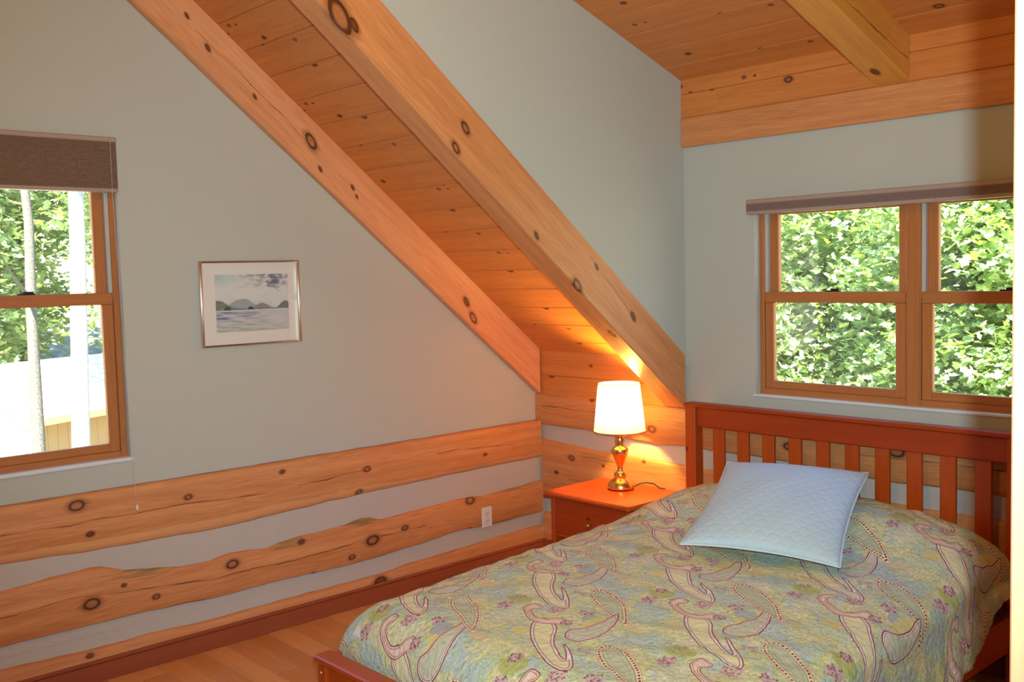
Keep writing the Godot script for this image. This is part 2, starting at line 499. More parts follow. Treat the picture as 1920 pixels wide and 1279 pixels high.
func build_shell() -> void:
	# floor
	var fl := thing("floor", "honey-coloured wooden board floor", "floor", Vector3.ZERO, "", "structure")
	part(fl, "subfloor", box_mesh(Vector3(-0.17, -0.2, -0.17), Vector3(6.3, -0.02, 5.6), 0.0), M.roof_out)
	var boards := []
	for k in 5:
		boards.append(box_mesh(Vector3(0, -0.02, 0), Vector3([1.5, 1.1, 1.9, 0.8, 1.3][k], 0, 0.109), 0.0015, 0, Vector2(k * 0.37, k * 0.19)))
	var z := 0.0
	var row := 0
	while z < 5.39:
		var x := -rng.randf() * 0.8
		while x < 4.1:
			var k := rng.randi() % 5
			var len: float = [1.5, 1.1, 1.9, 0.8, 1.3][k]
			if x < 0.0 or x + len > 4.1:   # cut the board at the wall
				var a := maxf(x, 0.0)
				var b := minf(x + len, 4.15)
				if b - a > 0.02:
					part(fl, "floorboard", box_mesh(Vector3(a, -0.02, 0), Vector3(b - 0.001, 0, 0.109), 0.0015, 0, Vector2(rng.randf() * 2.0, row * 0.11)), M["floor%d" % (rng.randi() % 4)], Vector3(0, 0, z))
			else:
				part(fl, "floorboard", boards[k], M["floor%d" % (rng.randi() % 4)], Vector3(x, 0, z))
			x += len
		z += 0.11
		row += 1
	# gable wall, painted above its log wainscot
	var wa := thing("wall_left", "grey-green painted gable wall above three hewn logs with pale chinking", "wall", Vector3.ZERO, "", "structure")
	var st := begin()
	var z0 := 2.462
	var z1 := 3.22
	var yb := 0.935
	var yt := 2.332
	var top := 0.12
	prism(st, [Vector2(-0.17, -0.2), Vector2(z0, -0.2), Vector2(z0, roof_y(z0) + top), Vector2(-0.17, roof_y(-0.17) + top)], "x", -0.19, -0.05)
	prism(st, [Vector2(z0, -0.2), Vector2(z1, -0.2), Vector2(z1, yb), Vector2(z0, yb)], "x", -0.19, -0.05)
	prism(st, [Vector2(z0, yt), Vector2(z1, yt), Vector2(z1, roof_y(z1) + top), Vector2(z0, roof_y(z0) + top)], "x", -0.19, -0.05)
	prism(st, [Vector2(z1, -0.2), Vector2(5.55, -0.2), Vector2(5.55, roof_y(5.55) + top), Vector2(3.6, roof_y(3.6) + top), Vector2(z1, roof_y(z1) + top)], "x", -0.19, -0.05)
	part(wa, "drywall", done(st), M.paint)
	part(wa, "chinking", box_mesh(Vector3(-0.05, 0.1, -0.03), Vector3(-0.026, 0.2, 5.5), 0.0), M.chink)
	part(wa, "chinking", box_mesh(Vector3(-0.05, 0.2, -0.03), Vector3(-0.022, 0.7, 5.5), 0.0), M.chink)
	# eave wall with the dormer windows
	var wb := thing("wall_back", "grey-green painted dormer wall above hewn logs and under a pine plank frieze", "wall", Vector3.ZERO, "", "structure")
	st = begin()
	var xa := 1.50
	var xb := 3.06
	var ya := 1.078
	var yc := 2.026
	for r in [[1.0, -0.2, xa, 2.9], [xa, -0.2, xb, ya], [xa, yc, xb, 2.9], [xb, -0.2, 4.15, 2.9]]:
		box(st, Vector3(r[0], r[1], -0.17), Vector3(r[2], r[3], -0.03), 0.0, 0)
	part(wb, "drywall", done(st), M.paint)
	part(wb, "chinking", box_mesh(Vector3(-0.19, 0.18, -0.12), Vector3(4.03, 0.4, -0.024), 0.0), M.chink)
	part(wb, "chinking", box_mesh(Vector3(-0.19, 0.55, -0.12), Vector3(4.03, 0.85, -0.02), 0.0), M.chink)
	part(wb, "sheathing", box_mesh(Vector3(-0.19, -0.2, -0.17), Vector3(1.0, 1.35, -0.05), 0.0), M.roof_out)
	# two boards between the top log and the roof, left of the dormer
	part(wb, "plank", box_mesh(Vector3(-0.05, 0.972, -0.05), Vector3(1.0, 1.0895, -0.012), 0.003, 0, Vector2(0.32, 0.1)), M.plank)
	part(wb, "plank", box_mesh(Vector3(-0.05, 1.0905, -0.05), Vector3(1.0, 1.3, -0.012), 0.003, 0, Vector2(0.75, 0.3)), M.plank)
	# frieze boards under the dormer roof
	part(wb, "plank", box_mesh(Vector3(1.076, 2.594, -0.03), Vector3(4.03, 2.70, -0.014), 0.003, 0, Vector2(0.2, 0.45)), M.plank)
	part(wb, "plank", box_mesh(Vector3(1.076, 2.4725, -0.03), Vector3(4.03, 2.593, -0.012), 0.003, 0, Vector2(1.1, 0.62)), M.plank)
	part(wb, "header", box_mesh(Vector3(1.076, 2.324, -0.03), Vector3(4.03, 2.4715, -0.006), 0.005, 0, Vector2(0.9, 0.02)), M.log_b1)
	# dormer cheek
	var wd := thing("wall_dormer", "grey-green painted triangular cheek wall of the dormer above the heavy rafter", "wall", Vector3.ZERO, "", "structure")
	st = begin()
	prism(st, [Vector2(-0.17, RT - 0.15), Vector2(0.02, RT - 0.02), Vector2(3.1, RT + SL * 3.1), Vector2(-0.17, DT - SD * 0.17 + 0.06)], "x", 0.98, 1.076)
	part(wd, "drywall", done(st), M.paint)
	# wall with the doorway the picture is taken through
	var wr := thing("wall_right", "grey-green painted wall with the doorway at the near end", "wall", Vector3.ZERO, "", "structure")
	st = begin()
	var d0 := 3.27
	var d1 := 4.23
	prism(st, [Vector2(-0.17, -0.2), Vector2(d0, -0.2), Vector2(d0, roof_y(d0) + 0.1), Vector2(3.08, 3.86), Vector2(-0.17, 2.75)], "x", 4.03, 4.15)
	prism(st, [Vector2(d0, 2.08), Vector2(d1, 2.08), Vector2(d1, roof_y(d1) + 0.1), Vector2(3.6, roof_y(3.6) + 0.1), Vector2(d0, roof_y(d0) + 0.1)], "x", 4.03, 4.15)
	prism(st, [Vector2(d1, -0.2), Vector2(5.55, -0.2), Vector2(5.55, roof_y(5.55) + 0.1), Vector2(d1, roof_y(d1) + 0.1)], "x", 4.03, 4.15)
	part(wr, "drywall", done(st), M.paint)
	var wf := thing("wall_front", "grey-green painted wall behind the doorway side", "wall", Vector3.ZERO, "", "structure")
	part(wf, "drywall", box_mesh(Vector3(-0.19, -0.2, 5.4), Vector3(6.3, 3.0, 5.55), 0.0), M.paint)
	# hall outside the doorway, where the camera stands
	var hall := thing("wall_hall", "plain painted walls and ceiling of the hall outside the doorway", "wall", Vector3.ZERO, "", "structure")
	part(hall, "drywall", box_mesh(Vector3(6.15, -0.2, 2.0), Vector3(6.3, 2.5, 5.5), 0.0), M.hall)
	part(hall, "drywall", box_mesh(Vector3(4.15, -0.2, 1.85), Vector3(6.3, 2.5, 2.0), 0.0), M.hall)
	part(hall, "hall_ceiling", box_mesh(Vector3(4.15, 2.4, 1.85), Vector3(6.3, 2.5, 5.5), 0.0), M.hall)
	part(hall, "hall_floor", box_mesh(Vector3(4.15, -0.02, 2.0), Vector3(6.15, 0, 5.4), 0.0), M.floor1)
	# door frame
	var dr := thing("door_1", "pale pine doorway frame close at the right edge", "door frame", Vector3.ZERO, "", "structure")
	part(dr, "jamb", box_mesh(Vector3(4.0, 0, 3.265), Vector3(4.18, 2.08, 3.29), 0.002, 1, Vector2(0.1, 0.1)), M.jamb)
	part(dr, "jamb", box_mesh(Vector3(4.0, 0, 4.21), Vector3(4.18, 2.08, 4.235), 0.002, 1, Vector2(0.6, 0.2)), M.jamb)
	part(dr, "jamb", box_mesh(Vector3(4.0, 2.055, 3.29), Vector3(4.18, 2.08, 4.21), 0.002, 2, Vector2(0.3, 0.15)), M.jamb)
	part(dr, "casing", box_mesh(Vector3(4.005, 0, 3.19), Vector3(4.03, 2.17, 3.268), 0.003, 1, Vector2(0.9, 0.1)), M.jamb)
	part(dr, "casing", box_mesh(Vector3(4.005, 0, 4.232), Vector3(4.03, 2.17, 4.31), 0.003, 1, Vector2(0.5, 0.05)), M.jamb)
	part(dr, "casing", box_mesh(Vector3(4.005, 2.077, 3.268), Vector3(4.03, 2.17, 4.232), 0.003, 2, Vector2(0.2, 0.1)), M.jamb)
	# baseboards
	var ba := thing("baseboard_left", "dark red stained baseboard below the logs of the gable wall", "baseboard", Vector3.ZERO, "", "structure")
	st = begin()
	box(st, Vector3(-0.03, 0, 0.018), Vector3(0.016, 0.078, 5.4), 0.002, 2)
	box(st, Vector3(-0.03, 0.078, 0.012), Vector3(0.012, 0.095, 5.4), 0.004, 2, Vector2(0.5, 0.2))
	part(ba, "board", done(st), M.base)
	var bb := thing("baseboard_back", "dark red stained baseboard below the logs of the dormer wall", "baseboard", Vector3.ZERO, "", "structure")
	st = begin()
	box(st, Vector3(-0.02, 0, -0.03), Vector3(4.03, 0.078, 0.016), 0.002, 0)
	box(st, Vector3(-0.02, 0.078, -0.03), Vector3(4.03, 0.095, 0.012), 0.004, 0, Vector2(0.5, 0.2))
	part(bb, "board", done(st), M.base)

func curve_at(pts: Array, x: float) -> float:   # pts: [x, y] in falling or rising x
	var up: bool = pts[0][0] < pts[-1][0]
	for i in pts.size() - 1:
		var a: Array = pts[i] if up else pts[pts.size() - 1 - i]
		var b: Array = pts[i + 1] if up else pts[pts.size() - 2 - i]
		if x >= a[0] and x <= b[0]:
			var t: float = (x - a[0]) / maxf(b[0] - a[0], 0.0001)
			t = t * t * (3.0 - 2.0 * t)
			return lerpf(a[1], b[1], t)
	var lo: Array = pts[0] if up else pts[-1]
	var hi: Array = pts[-1] if up else pts[0]
	return lo[1] if x < lo[0] else hi[1]

# a hewn log along z (axis 2, face at x = 0) or along x (axis 0, face at z = 0)
func hewn(axis: int, from: float, to: float, tops: Array, bottoms: Array, vbase: float, bevel_low: float, seed_: int) -> ArrayMesh:
	var n := FastNoiseLite.new()
	n.seed = seed_
	n.frequency = 2.2
	var st := begin()
	var rings := []
	var uvs := []
	var steps := int((to - from) / 0.05) + 1
	for i in steps + 1:
		var s := lerpf(from, to, float(i) / steps)
		var t := curve_at(tops, s) + 0.004 * n.get_noise_1d(s * 3.0)
		var b := curve_at(bottoms, s) + 0.004 * n.get_noise_1d(s * 3.0 + 50.0)
		var w := 0.003 * n.get_noise_1d(s * 2.0 + 90.0)
		var prof := [[-0.04, b], [-0.02, b + 0.004], [-0.008, b + bevel_low * 0.5], [0.0 + w, b + bevel_low], [0.0 - w, lerpf(b, t, 0.5)], [0.0 + w, t - 0.016], [-0.006, t - 0.004], [-0.014, t], [-0.06, t]]
		var r := []
		var u := []
		for p in prof:
			r.append(Vector3(p[0], p[1], s) if axis == 2 else Vector3(s, p[1], p[0]))
			u.append(Vector2(s, p[1] - vbase))
		rings.append(r)
		uvs.append(u)
	if axis == 0:
		for r in rings:
			r.reverse()
		for u in uvs:
			u.reverse()
	loft(st, rings, uvs, true, true)
	return done(st)

func build_logs() -> void:
	var wa: Node3D = get_node("wall_left")
	var l1b := [[5.45, 0.575], [3.03, 0.577], [2.88, 0.572], [2.68, 0.559], [2.36, 0.554], [2.12, 0.545], [1.67, 0.562], [1.47, 0.570], [1.02, 0.579], [0.65, 0.585], [0.0, 0.586]]
	var l2t := [[5.45, 0.45], [3.04, 0.471], [2.96, 0.478], [2.89, 0.480], [2.85, 0.490], [2.71, 0.492], [2.67, 0.494], [2.62, 0.486], [2.57, 0.468], [2.52, 0.450], [2.42, 0.434], [2.26, 0.412], [2.12, 0.408], [2.05, 0.425], [1.95, 0.418], [1.82, 0.409], [1.76, 0.425], [1.67, 0.430], [1.44, 0.434], [1.28, 0.452], [1.15, 0.423], [0.94, 0.432], [0.62, 0.443], [0.46, 0.431], [0.25, 0.436], [0.0, 0.447]]
	var l2b := [[5.45, 0.24], [3.05, 0.244], [2.48, 0.241], [2.32, 0.236], [2.13, 0.226], [1.80, 0.229], [1.44, 0.221], [1.22, 0.223], [0.99, 0.235], [0.62, 0.258], [0.47, 0.246], [0.0, 0.250]]
	var l3t := [[5.45, 0.14], [3.0, 0.152], [2.85, 0.145], [2.59, 0.137], [2.43, 0.142], [2.14, 0.130], [1.65, 0.134], [1.23, 0.134], [0.89, 0.153], [0.0, 0.175]]
	part(wa, "log", hewn(2, 0.0, 5.4, [[0.0, 0.816], [5.45, 0.814]], l1b, 0.54, 0.035, 1), M.log_a1)
	part(wa, "log", hewn(2, 0.0, 5.4, l2t, l2b, 0.21, 0.014, 2), M.log_a2)
	part(wa, "log", hewn(2, 0.0, 5.4, l3t, [[0.0, 0.0], [5.45, 0.0]], 0.0, 0.01, 3), M.log_a3)
	var wb: Node3D = get_node("wall_back")
	var b1b := [[-0.06, 0.782], [0.26, 0.783], [0.44, 0.780], [0.76, 0.762], [0.86, 0.756], [1.09, 0.768], [1.33, 0.764], [1.47, 0.767], [2.20, 0.735], [2.50, 0.743], [4.03, 0.75]]
	var b2t := [[-0.06, 0.703], [0.26, 0.690], [0.44, 0.677], [0.70, 0.684], [0.99, 0.673], [1.20, 0.670], [2.51, 0.647], [4.03, 0.65]]
	part(wb, "log", hewn(0, -0.055, 4.03, [[-0.06, 0.977], [4.03, 0.977]], b1b, 0.745, 0.02, 4), M.log_b1)
	part(wb, "log", hewn(0, -0.002, 4.03, b2t, [[-0.06, 0.333], [0.12, 0.338], [4.03, 0.33]], 0.3, 0.02, 5), M.log_b2)
	part(wb, "log", hewn(0, -0.002, 4.03, [[-0.06, 0.254], [0.12, 0.257], [4.03, 0.25]], [[-0.06, 0.0], [4.03, 0.0]], 0.0, 0.01, 6), M.log_a3)

# a rafter: along z, rising with slope; the face towards +x is at x1. v in the picture runs from the right face's lower edge
func rafter_mesh(x0: float, x1: float, yb: float, yt: float, slope: float, z0: float, z1: float, seed_: int) -> ArrayMesh:
	var n := FastNoiseLite.new()
	n.seed = seed_
	n.frequency = 1.4
	var st := begin()
	var rings := []
	var uvs := []
	var k := sqrt(1.0 + slope * slope)
	var steps := 40
	for i in steps + 1:
		var z := lerpf(z0, z1, float(i) / steps)
		var o := slope * z
		var w := 0.005 * n.get_noise_1d(z * 2.0)
		var w2 := 0.005 * n.get_noise_1d(z * 2.0 + 70.0)
		var c := 0.007
		var prof := [[x1 - c, yb + w], [x1, yb + w + c], [x1 + 0.5 * w2, (yb + yt) * 0.5], [x1, yt], [x0, yt], [x0, yb + c], [x0 + c, yb + w2]]
		var h := (yt - yb) / k
		var vv := [0.0, 0.01, h * 0.5, h, h + 0.1, -(x1 - x0) - 0.02, -(x1 - x0)]
		var r := []
		var u := []
		for j in prof.size():
			r.append(Vector3(prof[j][0], prof[j][1] + o, z))
			u.append(Vector2(z * k, vv[j]))
		rings.append(r)
		uvs.append(u)
	# one flat strip after another, so that the hewn edges stay crisp
	for j in 7:
		for i in steps:
			st.set_smooth_group(10 + j)
			var l := (j + 1) % 7
			quad(st, rings[i][l], rings[i][j], rings[i + 1][j], rings[i + 1][l], uvs[i][l], uvs[i][j], uvs[i + 1][j], uvs[i + 1][l])
	st.set_smooth_group(-1)
	for e in [0, steps]:
		for j in range(1, 6):
			tri(st, rings[e][0], rings[e][j], rings[e][j + 1], uvs[e][0], uvs[e][j], uvs[e][j + 1])
	return done(st)

func slope_planks(parent: Node3D, x0: float, x1: float, y0: float, slope: float, z0: float, z1: float, seed_: int) -> void:
	var r := RandomNumberGenerator.new()
	r.seed = seed_
	var k := sqrt(1.0 + slope * slope)
	var pitch := 0.165
	var variants := []
	for v in 6:
		variants.append(box_mesh(Vector3(0, 0, 0.0005), Vector3(x1 - x0, 0.02, pitch - 0.0005), 0.004, 0, Vector2(r.randf() * 2.4, v * 0.165)))
	var s := 0.0
	var last := -1
	while z0 + s / k < z1:
		var v := r.randi() % 6
		if v == last:
			v = (v + 1) % 6
		last = v
		var o := part(parent, "plank", variants[v], M.plank)
		var z := z0 + s / k
		o.transform = Transform3D(Basis(Vector3.RIGHT, -atan(slope)), Vector3(x0, y0 + slope * z, z))
		s += pitch

func build_roof() -> void:
	var cs := thing("ceiling", "sloping pine board ceiling between two rafters", "ceiling", Vector3.ZERO, "", "structure")
	slope_planks(cs, -0.05, 1.0, RT, SL, -0.06, 3.6, 71)
	var cd := thing("ceiling_dormer", "pine board ceiling of the dormer with a beam across it", "ceiling", Vector3.ZERO, "", "structure")
	slope_planks(cd, 1.07, 4.03, DT, SD, -0.04, 3.1, 72)
	slope_planks(cd, 1.0, 4.03, RT, SL, 3.0, 3.6, 73)
	slope_planks(cd, -0.05, 4.03, roof_y(5.5) + SL * 5.5, -SL, 3.55, 5.5, 74)
	var rf := thing("roof", "dark roof deck over the room", "roof", Vector3.ZERO, "", "structure")
	var st := begin()
	prism(st, [Vector2(-0.5, RT - SL * 0.5 + 0.05), Vector2(3.6, RT + SL * 3.6 + 0.05), Vector2(3.6, RT + SL * 3.6 + 0.2), Vector2(-0.5, RT - SL * 0.5 + 0.2)], "x", -0.5, 1.0)
	prism(st, [Vector2(-0.4, DT - SD * 0.4 + 0.05), Vector2(3.2, DT + SD * 3.2 + 0.05), Vector2(3.2, DT + SD * 3.2 + 0.2), Vector2(-0.4, DT - SD * 0.4 + 0.2)], "x", 0.99, 4.3)
	prism(st, [Vector2(3.0, RT + SL * 3.0 + 0.05), Vector2(3.6, RT + SL * 3.6 + 0.05), Vector2(3.6, RT + SL * 3.6 + 0.2), Vector2(3.0, RT + SL * 3.0 + 0.2)], "x", 0.99, 4.3)
	prism(st, [Vector2(3.55, roof_y(3.6) + 0.09), Vector2(6.0, roof_y(6.0) + 0.05), Vector2(6.0, roof_y(6.0) + 0.2), Vector2(3.55, roof_y(3.6) + 0.24)], "x", -0.5, 4.3)
	part(rf, "deck", done(st), M.roof_out)
	var r1 := thing("rafter", "straight pine rafter lying against the gable wall along the roof slope", "rafter", Vector3.ZERO, "", "structure")
	part(r1, "timber", rafter_mesh(-0.052, 0.0, RB, RT + 0.01, SL, 0.0, 3.6, 5), M.rafter_a)
	var r2 := thing("rafter", "heavy pine rafter beside the dormer with a large dark knot near the top", "rafter", Vector3.ZERO, "", "structure")
	part(r2, "timber", rafter_mesh(0.948, 1.09, RB, RT + 0.008, SL, 0.0, 3.6, 6), M.rafter_b)
	var r3 := thing("ceiling_beam", "short yellow pine beam under the dormer ceiling", "beam", Vector3.ZERO, "", "structure")
	part(r3, "timber", rafter_mesh(2.133, 2.29, 2.482, DT + 0.005, SD, -0.006, 3.2, 7), M.beam)

# ------------------------------------------------------------------ windows
# local frame: u to the right as seen from inside, y up, w towards the room; origin bottom left of the opening at the wall face
func wpart(parent: Node3D, called: String, f: Transform3D, boxes: Array, m: Material, bev := 0.003, grain := 1) -> MeshInstance3D:
	var st := begin()
	for b in boxes:
		box(st, Vector3(b[0], b[1], b[2]), Vector3(b[3], b[4], b[5]), bev, grain if b.size() < 7 else b[6], Vector2(rng.randf(), rng.randf()))
	var o := part(parent, called, done(st), m)
	o.transform = f
	return o

func window_unit(n: String, label: String, f: Transform3D, w: float, h: float, back: float, liner_right: bool) -> void:
	var t := thing(n, label, "window", Vector3.ZERO, "", "structure")
	var fw := 0.026   # frame
	var a := -back - 0.05
	var c := -back
	wpart(t, "frame", f, [[0, 0, a, fw, h, c], [w - fw, 0, a, w, h, c], [fw, 0, a, w - fw, fw + 0.005, c, 0], [fw, h - fw, a, w - fw, h, c, 0]], M.fir)
	if liner_right:
		wpart(t, "jamb_liner", f, [[w - fw - 0.016, h * 0.5, c - 0.045, w - fw, h - fw, c - 0.006]], M.liner, 0.002)
	else:
		wpart(t, "jamb_liner", f, [[fw, h * 0.5, c - 0.045, fw + 0.016, h - fw, c - 0.006]], M.liner, 0.002)
	var mid := h * 0.505
	var s := 0.046
	# upper sash sits further out
	var x0 := fw if liner_right else fw + 0.016
	var x1 := w - fw - 0.016 if liner_right else w - fw
	var us := wpart(t, "upper_sash", f, [[x0, mid - 0.02, a - 0.01, x0 + s, h - fw, a + 0.02], [x1 - s, mid - 0.02, a - 0.01, x1, h - fw, a + 0.02], [x0 + s, h - fw - s, a - 0.01, x1 - s, h - fw, a + 0.02, 0], [x0 + s, mid - 0.02, a - 0.01, x1 - s, mid + 0.02, a + 0.02, 0]], M.fir)
	part(us, "glass", box_mesh(Vector3(x0 + s - 0.004, mid, a + 0.003), Vector3(x1 - s + 0.004, h - fw - s + 0.004, a + 0.007), 0.0), M.glass)
	x0 = fw + 0.003
	x1 = w - fw - 0.003
	var y0 := fw + 0.005
	var ls := wpart(t, "lower_sash", f, [[x0, y0, c - 0.032, x0 + s, mid - 0.028, c - 0.004], [x1 - s, y0, c - 0.032, x1, mid - 0.028, c - 0.004], [x0 + s, y0, c - 0.032, x1 - s, y0 + s * 0.8, c - 0.004, 0], [x0, mid - 0.028, c - 0.032, x1, mid + 0.024, c - 0.002, 0]], M.fir)
	part(ls, "glass", box_mesh(Vector3(x0 + s - 0.004, y0 + s * 0.8 - 0.004, c - 0.02), Vector3(x1 - s + 0.004, mid - 0.024, c - 0.016), 0.0), M.glass)
	wpart(ls, "sash_lock", Transform3D(), [[w * 0.5 - 0.035, mid + 0.024, c - 0.028, w * 0.5 + 0.035, mid + 0.03, c - 0.008], [w * 0.5 - 0.012, mid + 0.03, c - 0.026, w * 0.5 + 0.03, mid + 0.038, c - 0.014]], M.dark, 0.002)

func build_windows() -> void:
	# gable window: u runs from high z to low z
	var fa := Transform3D(Basis(Vector3(0, 0, -1), Vector3.UP, Vector3(1, 0, 0)), Vector3(-0.05, 0.935, 3.22))
	window_unit("window_1", "double-hung wooden window in the gable wall with a brown shade at its head", fa, 0.758, 1.397, 0.035, true)
	var s1 := thing("trim_1", "thin white sill under the gable window", "window sill", Vector3.ZERO, "", "structure")
	wpart(s1, "sill", fa, [[-0.01, -0.012, -0.06, 0.768, 0.004, 0.012, 0]], M.white_paint, 0.003)
	var fb := Transform3D(Basis(), Vector3(1.50, 1.078, -0.03))
	window_unit("window_2", "left double-hung wooden window of the dormer pair above the bed", fb, 0.772, 0.948, 0.04, false)
	window_unit("window_3", "right double-hung wooden window of the dormer pair partly behind the door frame", fb.translated(Vector3(0.788, 0, 0)), 0.772, 0.948, 0.04, false)
	var mu := thing("trim_2", "wooden mullion post between the two dormer windows", "mullion", Vector3.ZERO, "", "structure")
	wpart(mu, "mullion", fb, [[0.75, 0.0, -0.09, 0.81, 0.948, -0.034]], M.fir)
	var s2 := thing("trim_3", "thin white sill under the dormer windows", "window sill", Vector3.ZERO, "", "structure")
	wpart(s2, "sill", fb, [[-0.012, -0.01, -0.05, 1.572, 0.003, 0.008, 0]], M.white_paint, 0.003)
	cellular_shade("cellular_shade", "dark brown pleated shade half drawn at the top of the gable window", fa.translated(Vector3(0, 1.16, 0)), 0.756, 0.234, 0.03, true)
	cellular_shade("cellular_shade", "slim mauve-brown raised shade along the top of the dormer windows", fb.translated(Vector3(-0.012, 0.878, 0)), 1.585, 0.072, 0.055, false)

func cellular_shade(n: String, label: String, f: Transform3D, w: float, h: float, proud: float, cord: bool) -> void:
	var t := thing(n, label, "window shade")
	var z0 := -0.03 if cord else 0.002
	wpart(t, "head_rail", f, [[0, h - 0.022, z0, w, h, proud, 0]], M.rail, 0.004)
	# pleats
	var st := begin()
	var rings := []
	var uvs := []
	var lo := 0.016
	var hi := h - 0.022
	var np := int((hi - lo) / (0.0095 if cord else 0.004)) * 2
	for i in np + 1:
		var y := lerpf(lo, hi, float(i) / np)
		var d := (proud - 0.008 if i % 2 == 0 else proud - 0.001) if cord else (proud - 0.005 if i % 2 == 0 else proud - 0.001)
		rings.append([Vector3(0.003, y, z0 + 0.004), Vector3(0.003, y, d), Vector3(w - 0.003, y, d), Vector3(w - 0.003, y, z0 + 0.004)])
		uvs.append([Vector2(0, y), Vector2(0.02, y), Vector2(w, y), Vector2(w + 0.02, y)])
	loft(st, rings, uvs, true, true, false)
	var o := part(t, "pleated_fabric", done(st), M.shade_cloth if cord else M.shade_mauve)
	o.transform = f
	wpart(t, "bottom_rail", f, [[0.001, 0, z0 + 0.004, w - 0.001, 0.016, proud - 0.002, 0]], M.rail, 0.003)
	if cord:
		var c := part(t, "pull_cord", tube([Vector3(w - 0.03, h - 0.015, proud + 0.002), Vector3(w - 0.031, 0.0, proud + 0.003), Vector3(w - 0.006, -1.16, proud + 0.01), Vector3(w - 0.006, -1.34, proud + 0.025), Vector3(w - 0.007, -1.36, proud + 0.035)], 0.0011, 6), M.liner)
		c.transform = f
		var bead := part(c, "tassel", lathe([[0.001, -0.02], [0.006, -0.016], [0.007, -0.008], [0.003, 0.006], [0.001, 0.008]], 12), M.plastic)
		bead.position = Vector3(w - 0.007, -1.365, proud + 0.035)

# ------------------------------------------------------------------ bed
func build_bed() -> void:
	var t := thing("bed", "cherry-stained wooden bed with slatted headboard and low footboard", "bed")
	var m: Material = M.cherry
	for x in [1.162, 2.742]:
		part(t, "post", box_mesh(Vector3(x, 0, 0.03), Vector3(x + 0.062, 1.02, 0.1), 0.004, 1, Vector2(x, 0.13)), m)
	var st := begin()
	box(st, Vector3(1.224, 0.905, 0.045), Vector3(2.742, 1.005, 0.085), 0.003, 0)
	part(t, "headboard_rail", done(st), M.cherry_dark)
	part(t, "headboard_cap", box_mesh(Vector3(1.155, 1.005, 0.028), Vector3(2.811, 1.025, 0.104), 0.006, 0, Vector2(0.4, 0.2)), M.cherry_dark)
	part(t, "headboard_rail", box_mesh(Vector3(1.224, 0.3, 0.045), Vector3(2.742, 0.42, 0.085), 0.003, 0, Vector2(0.8, 0.1)), m)
	for k in 10:
		var x := 1.316 + 0.1438 * k
		part(t, "slat", box_mesh(Vector3(x, 0.415, 0.055), Vector3(x + 0.065, 0.91, 0.075), 0.003, 1, Vector2(k * 0.13, k * 0.09)), m)
	for x in [1.17, 2.76]:
		part(t, "side_rail", box_mesh(Vector3(x, 0.18, 0.1), Vector3(x + 0.03, 0.32, 2.25), 0.003, 2, Vector2(x, 0.2)), m)
	for x in [1.185, 2.745]:
		var leg := part(t, "footboard_post", box_mesh(Vector3(x, 0, 2.24), Vector3(x + 0.05, 0.305, 2.295), 0.003, 1, Vector2(x, 0.3)), m)
		var sc := part(leg, "bolt", lathe([[0.0, -0.001], [0.006, 0.0], [0.004, 0.003], [0.0, 0.0035]], 12), M.nickel)
		sc.transform = Transform3D(Basis(Vector3.RIGHT, PI / 2), Vector3(x + 0.02, 0.27, 2.294))
	part(t, "footboard_panel", box_mesh(Vector3(1.235, 0.12, 2.255), Vector3(2.745, 0.305, 2.28), 0.003, 0, Vector2(0.2, 0.05)), m)
	part(t, "footboard_cap", box_mesh(Vector3(1.172, 0.305, 2.228), Vector3(2.81, 0.332, 2.306), 0.006, 0, Vector2(0.6, 0.33)), m)
	part(t, "mattress", box_mesh(Vector3(1.22, 0.24, 0.12), Vector3(2.70, 0.44, 2.19), 0.04, 0), M.mattress)
	build_quilt()
	build_cushion()

func head_lift(z: float) -> float:   # the pillows under the quilt
	return 1.0 - smoothstep(0.28, 0.72, z)

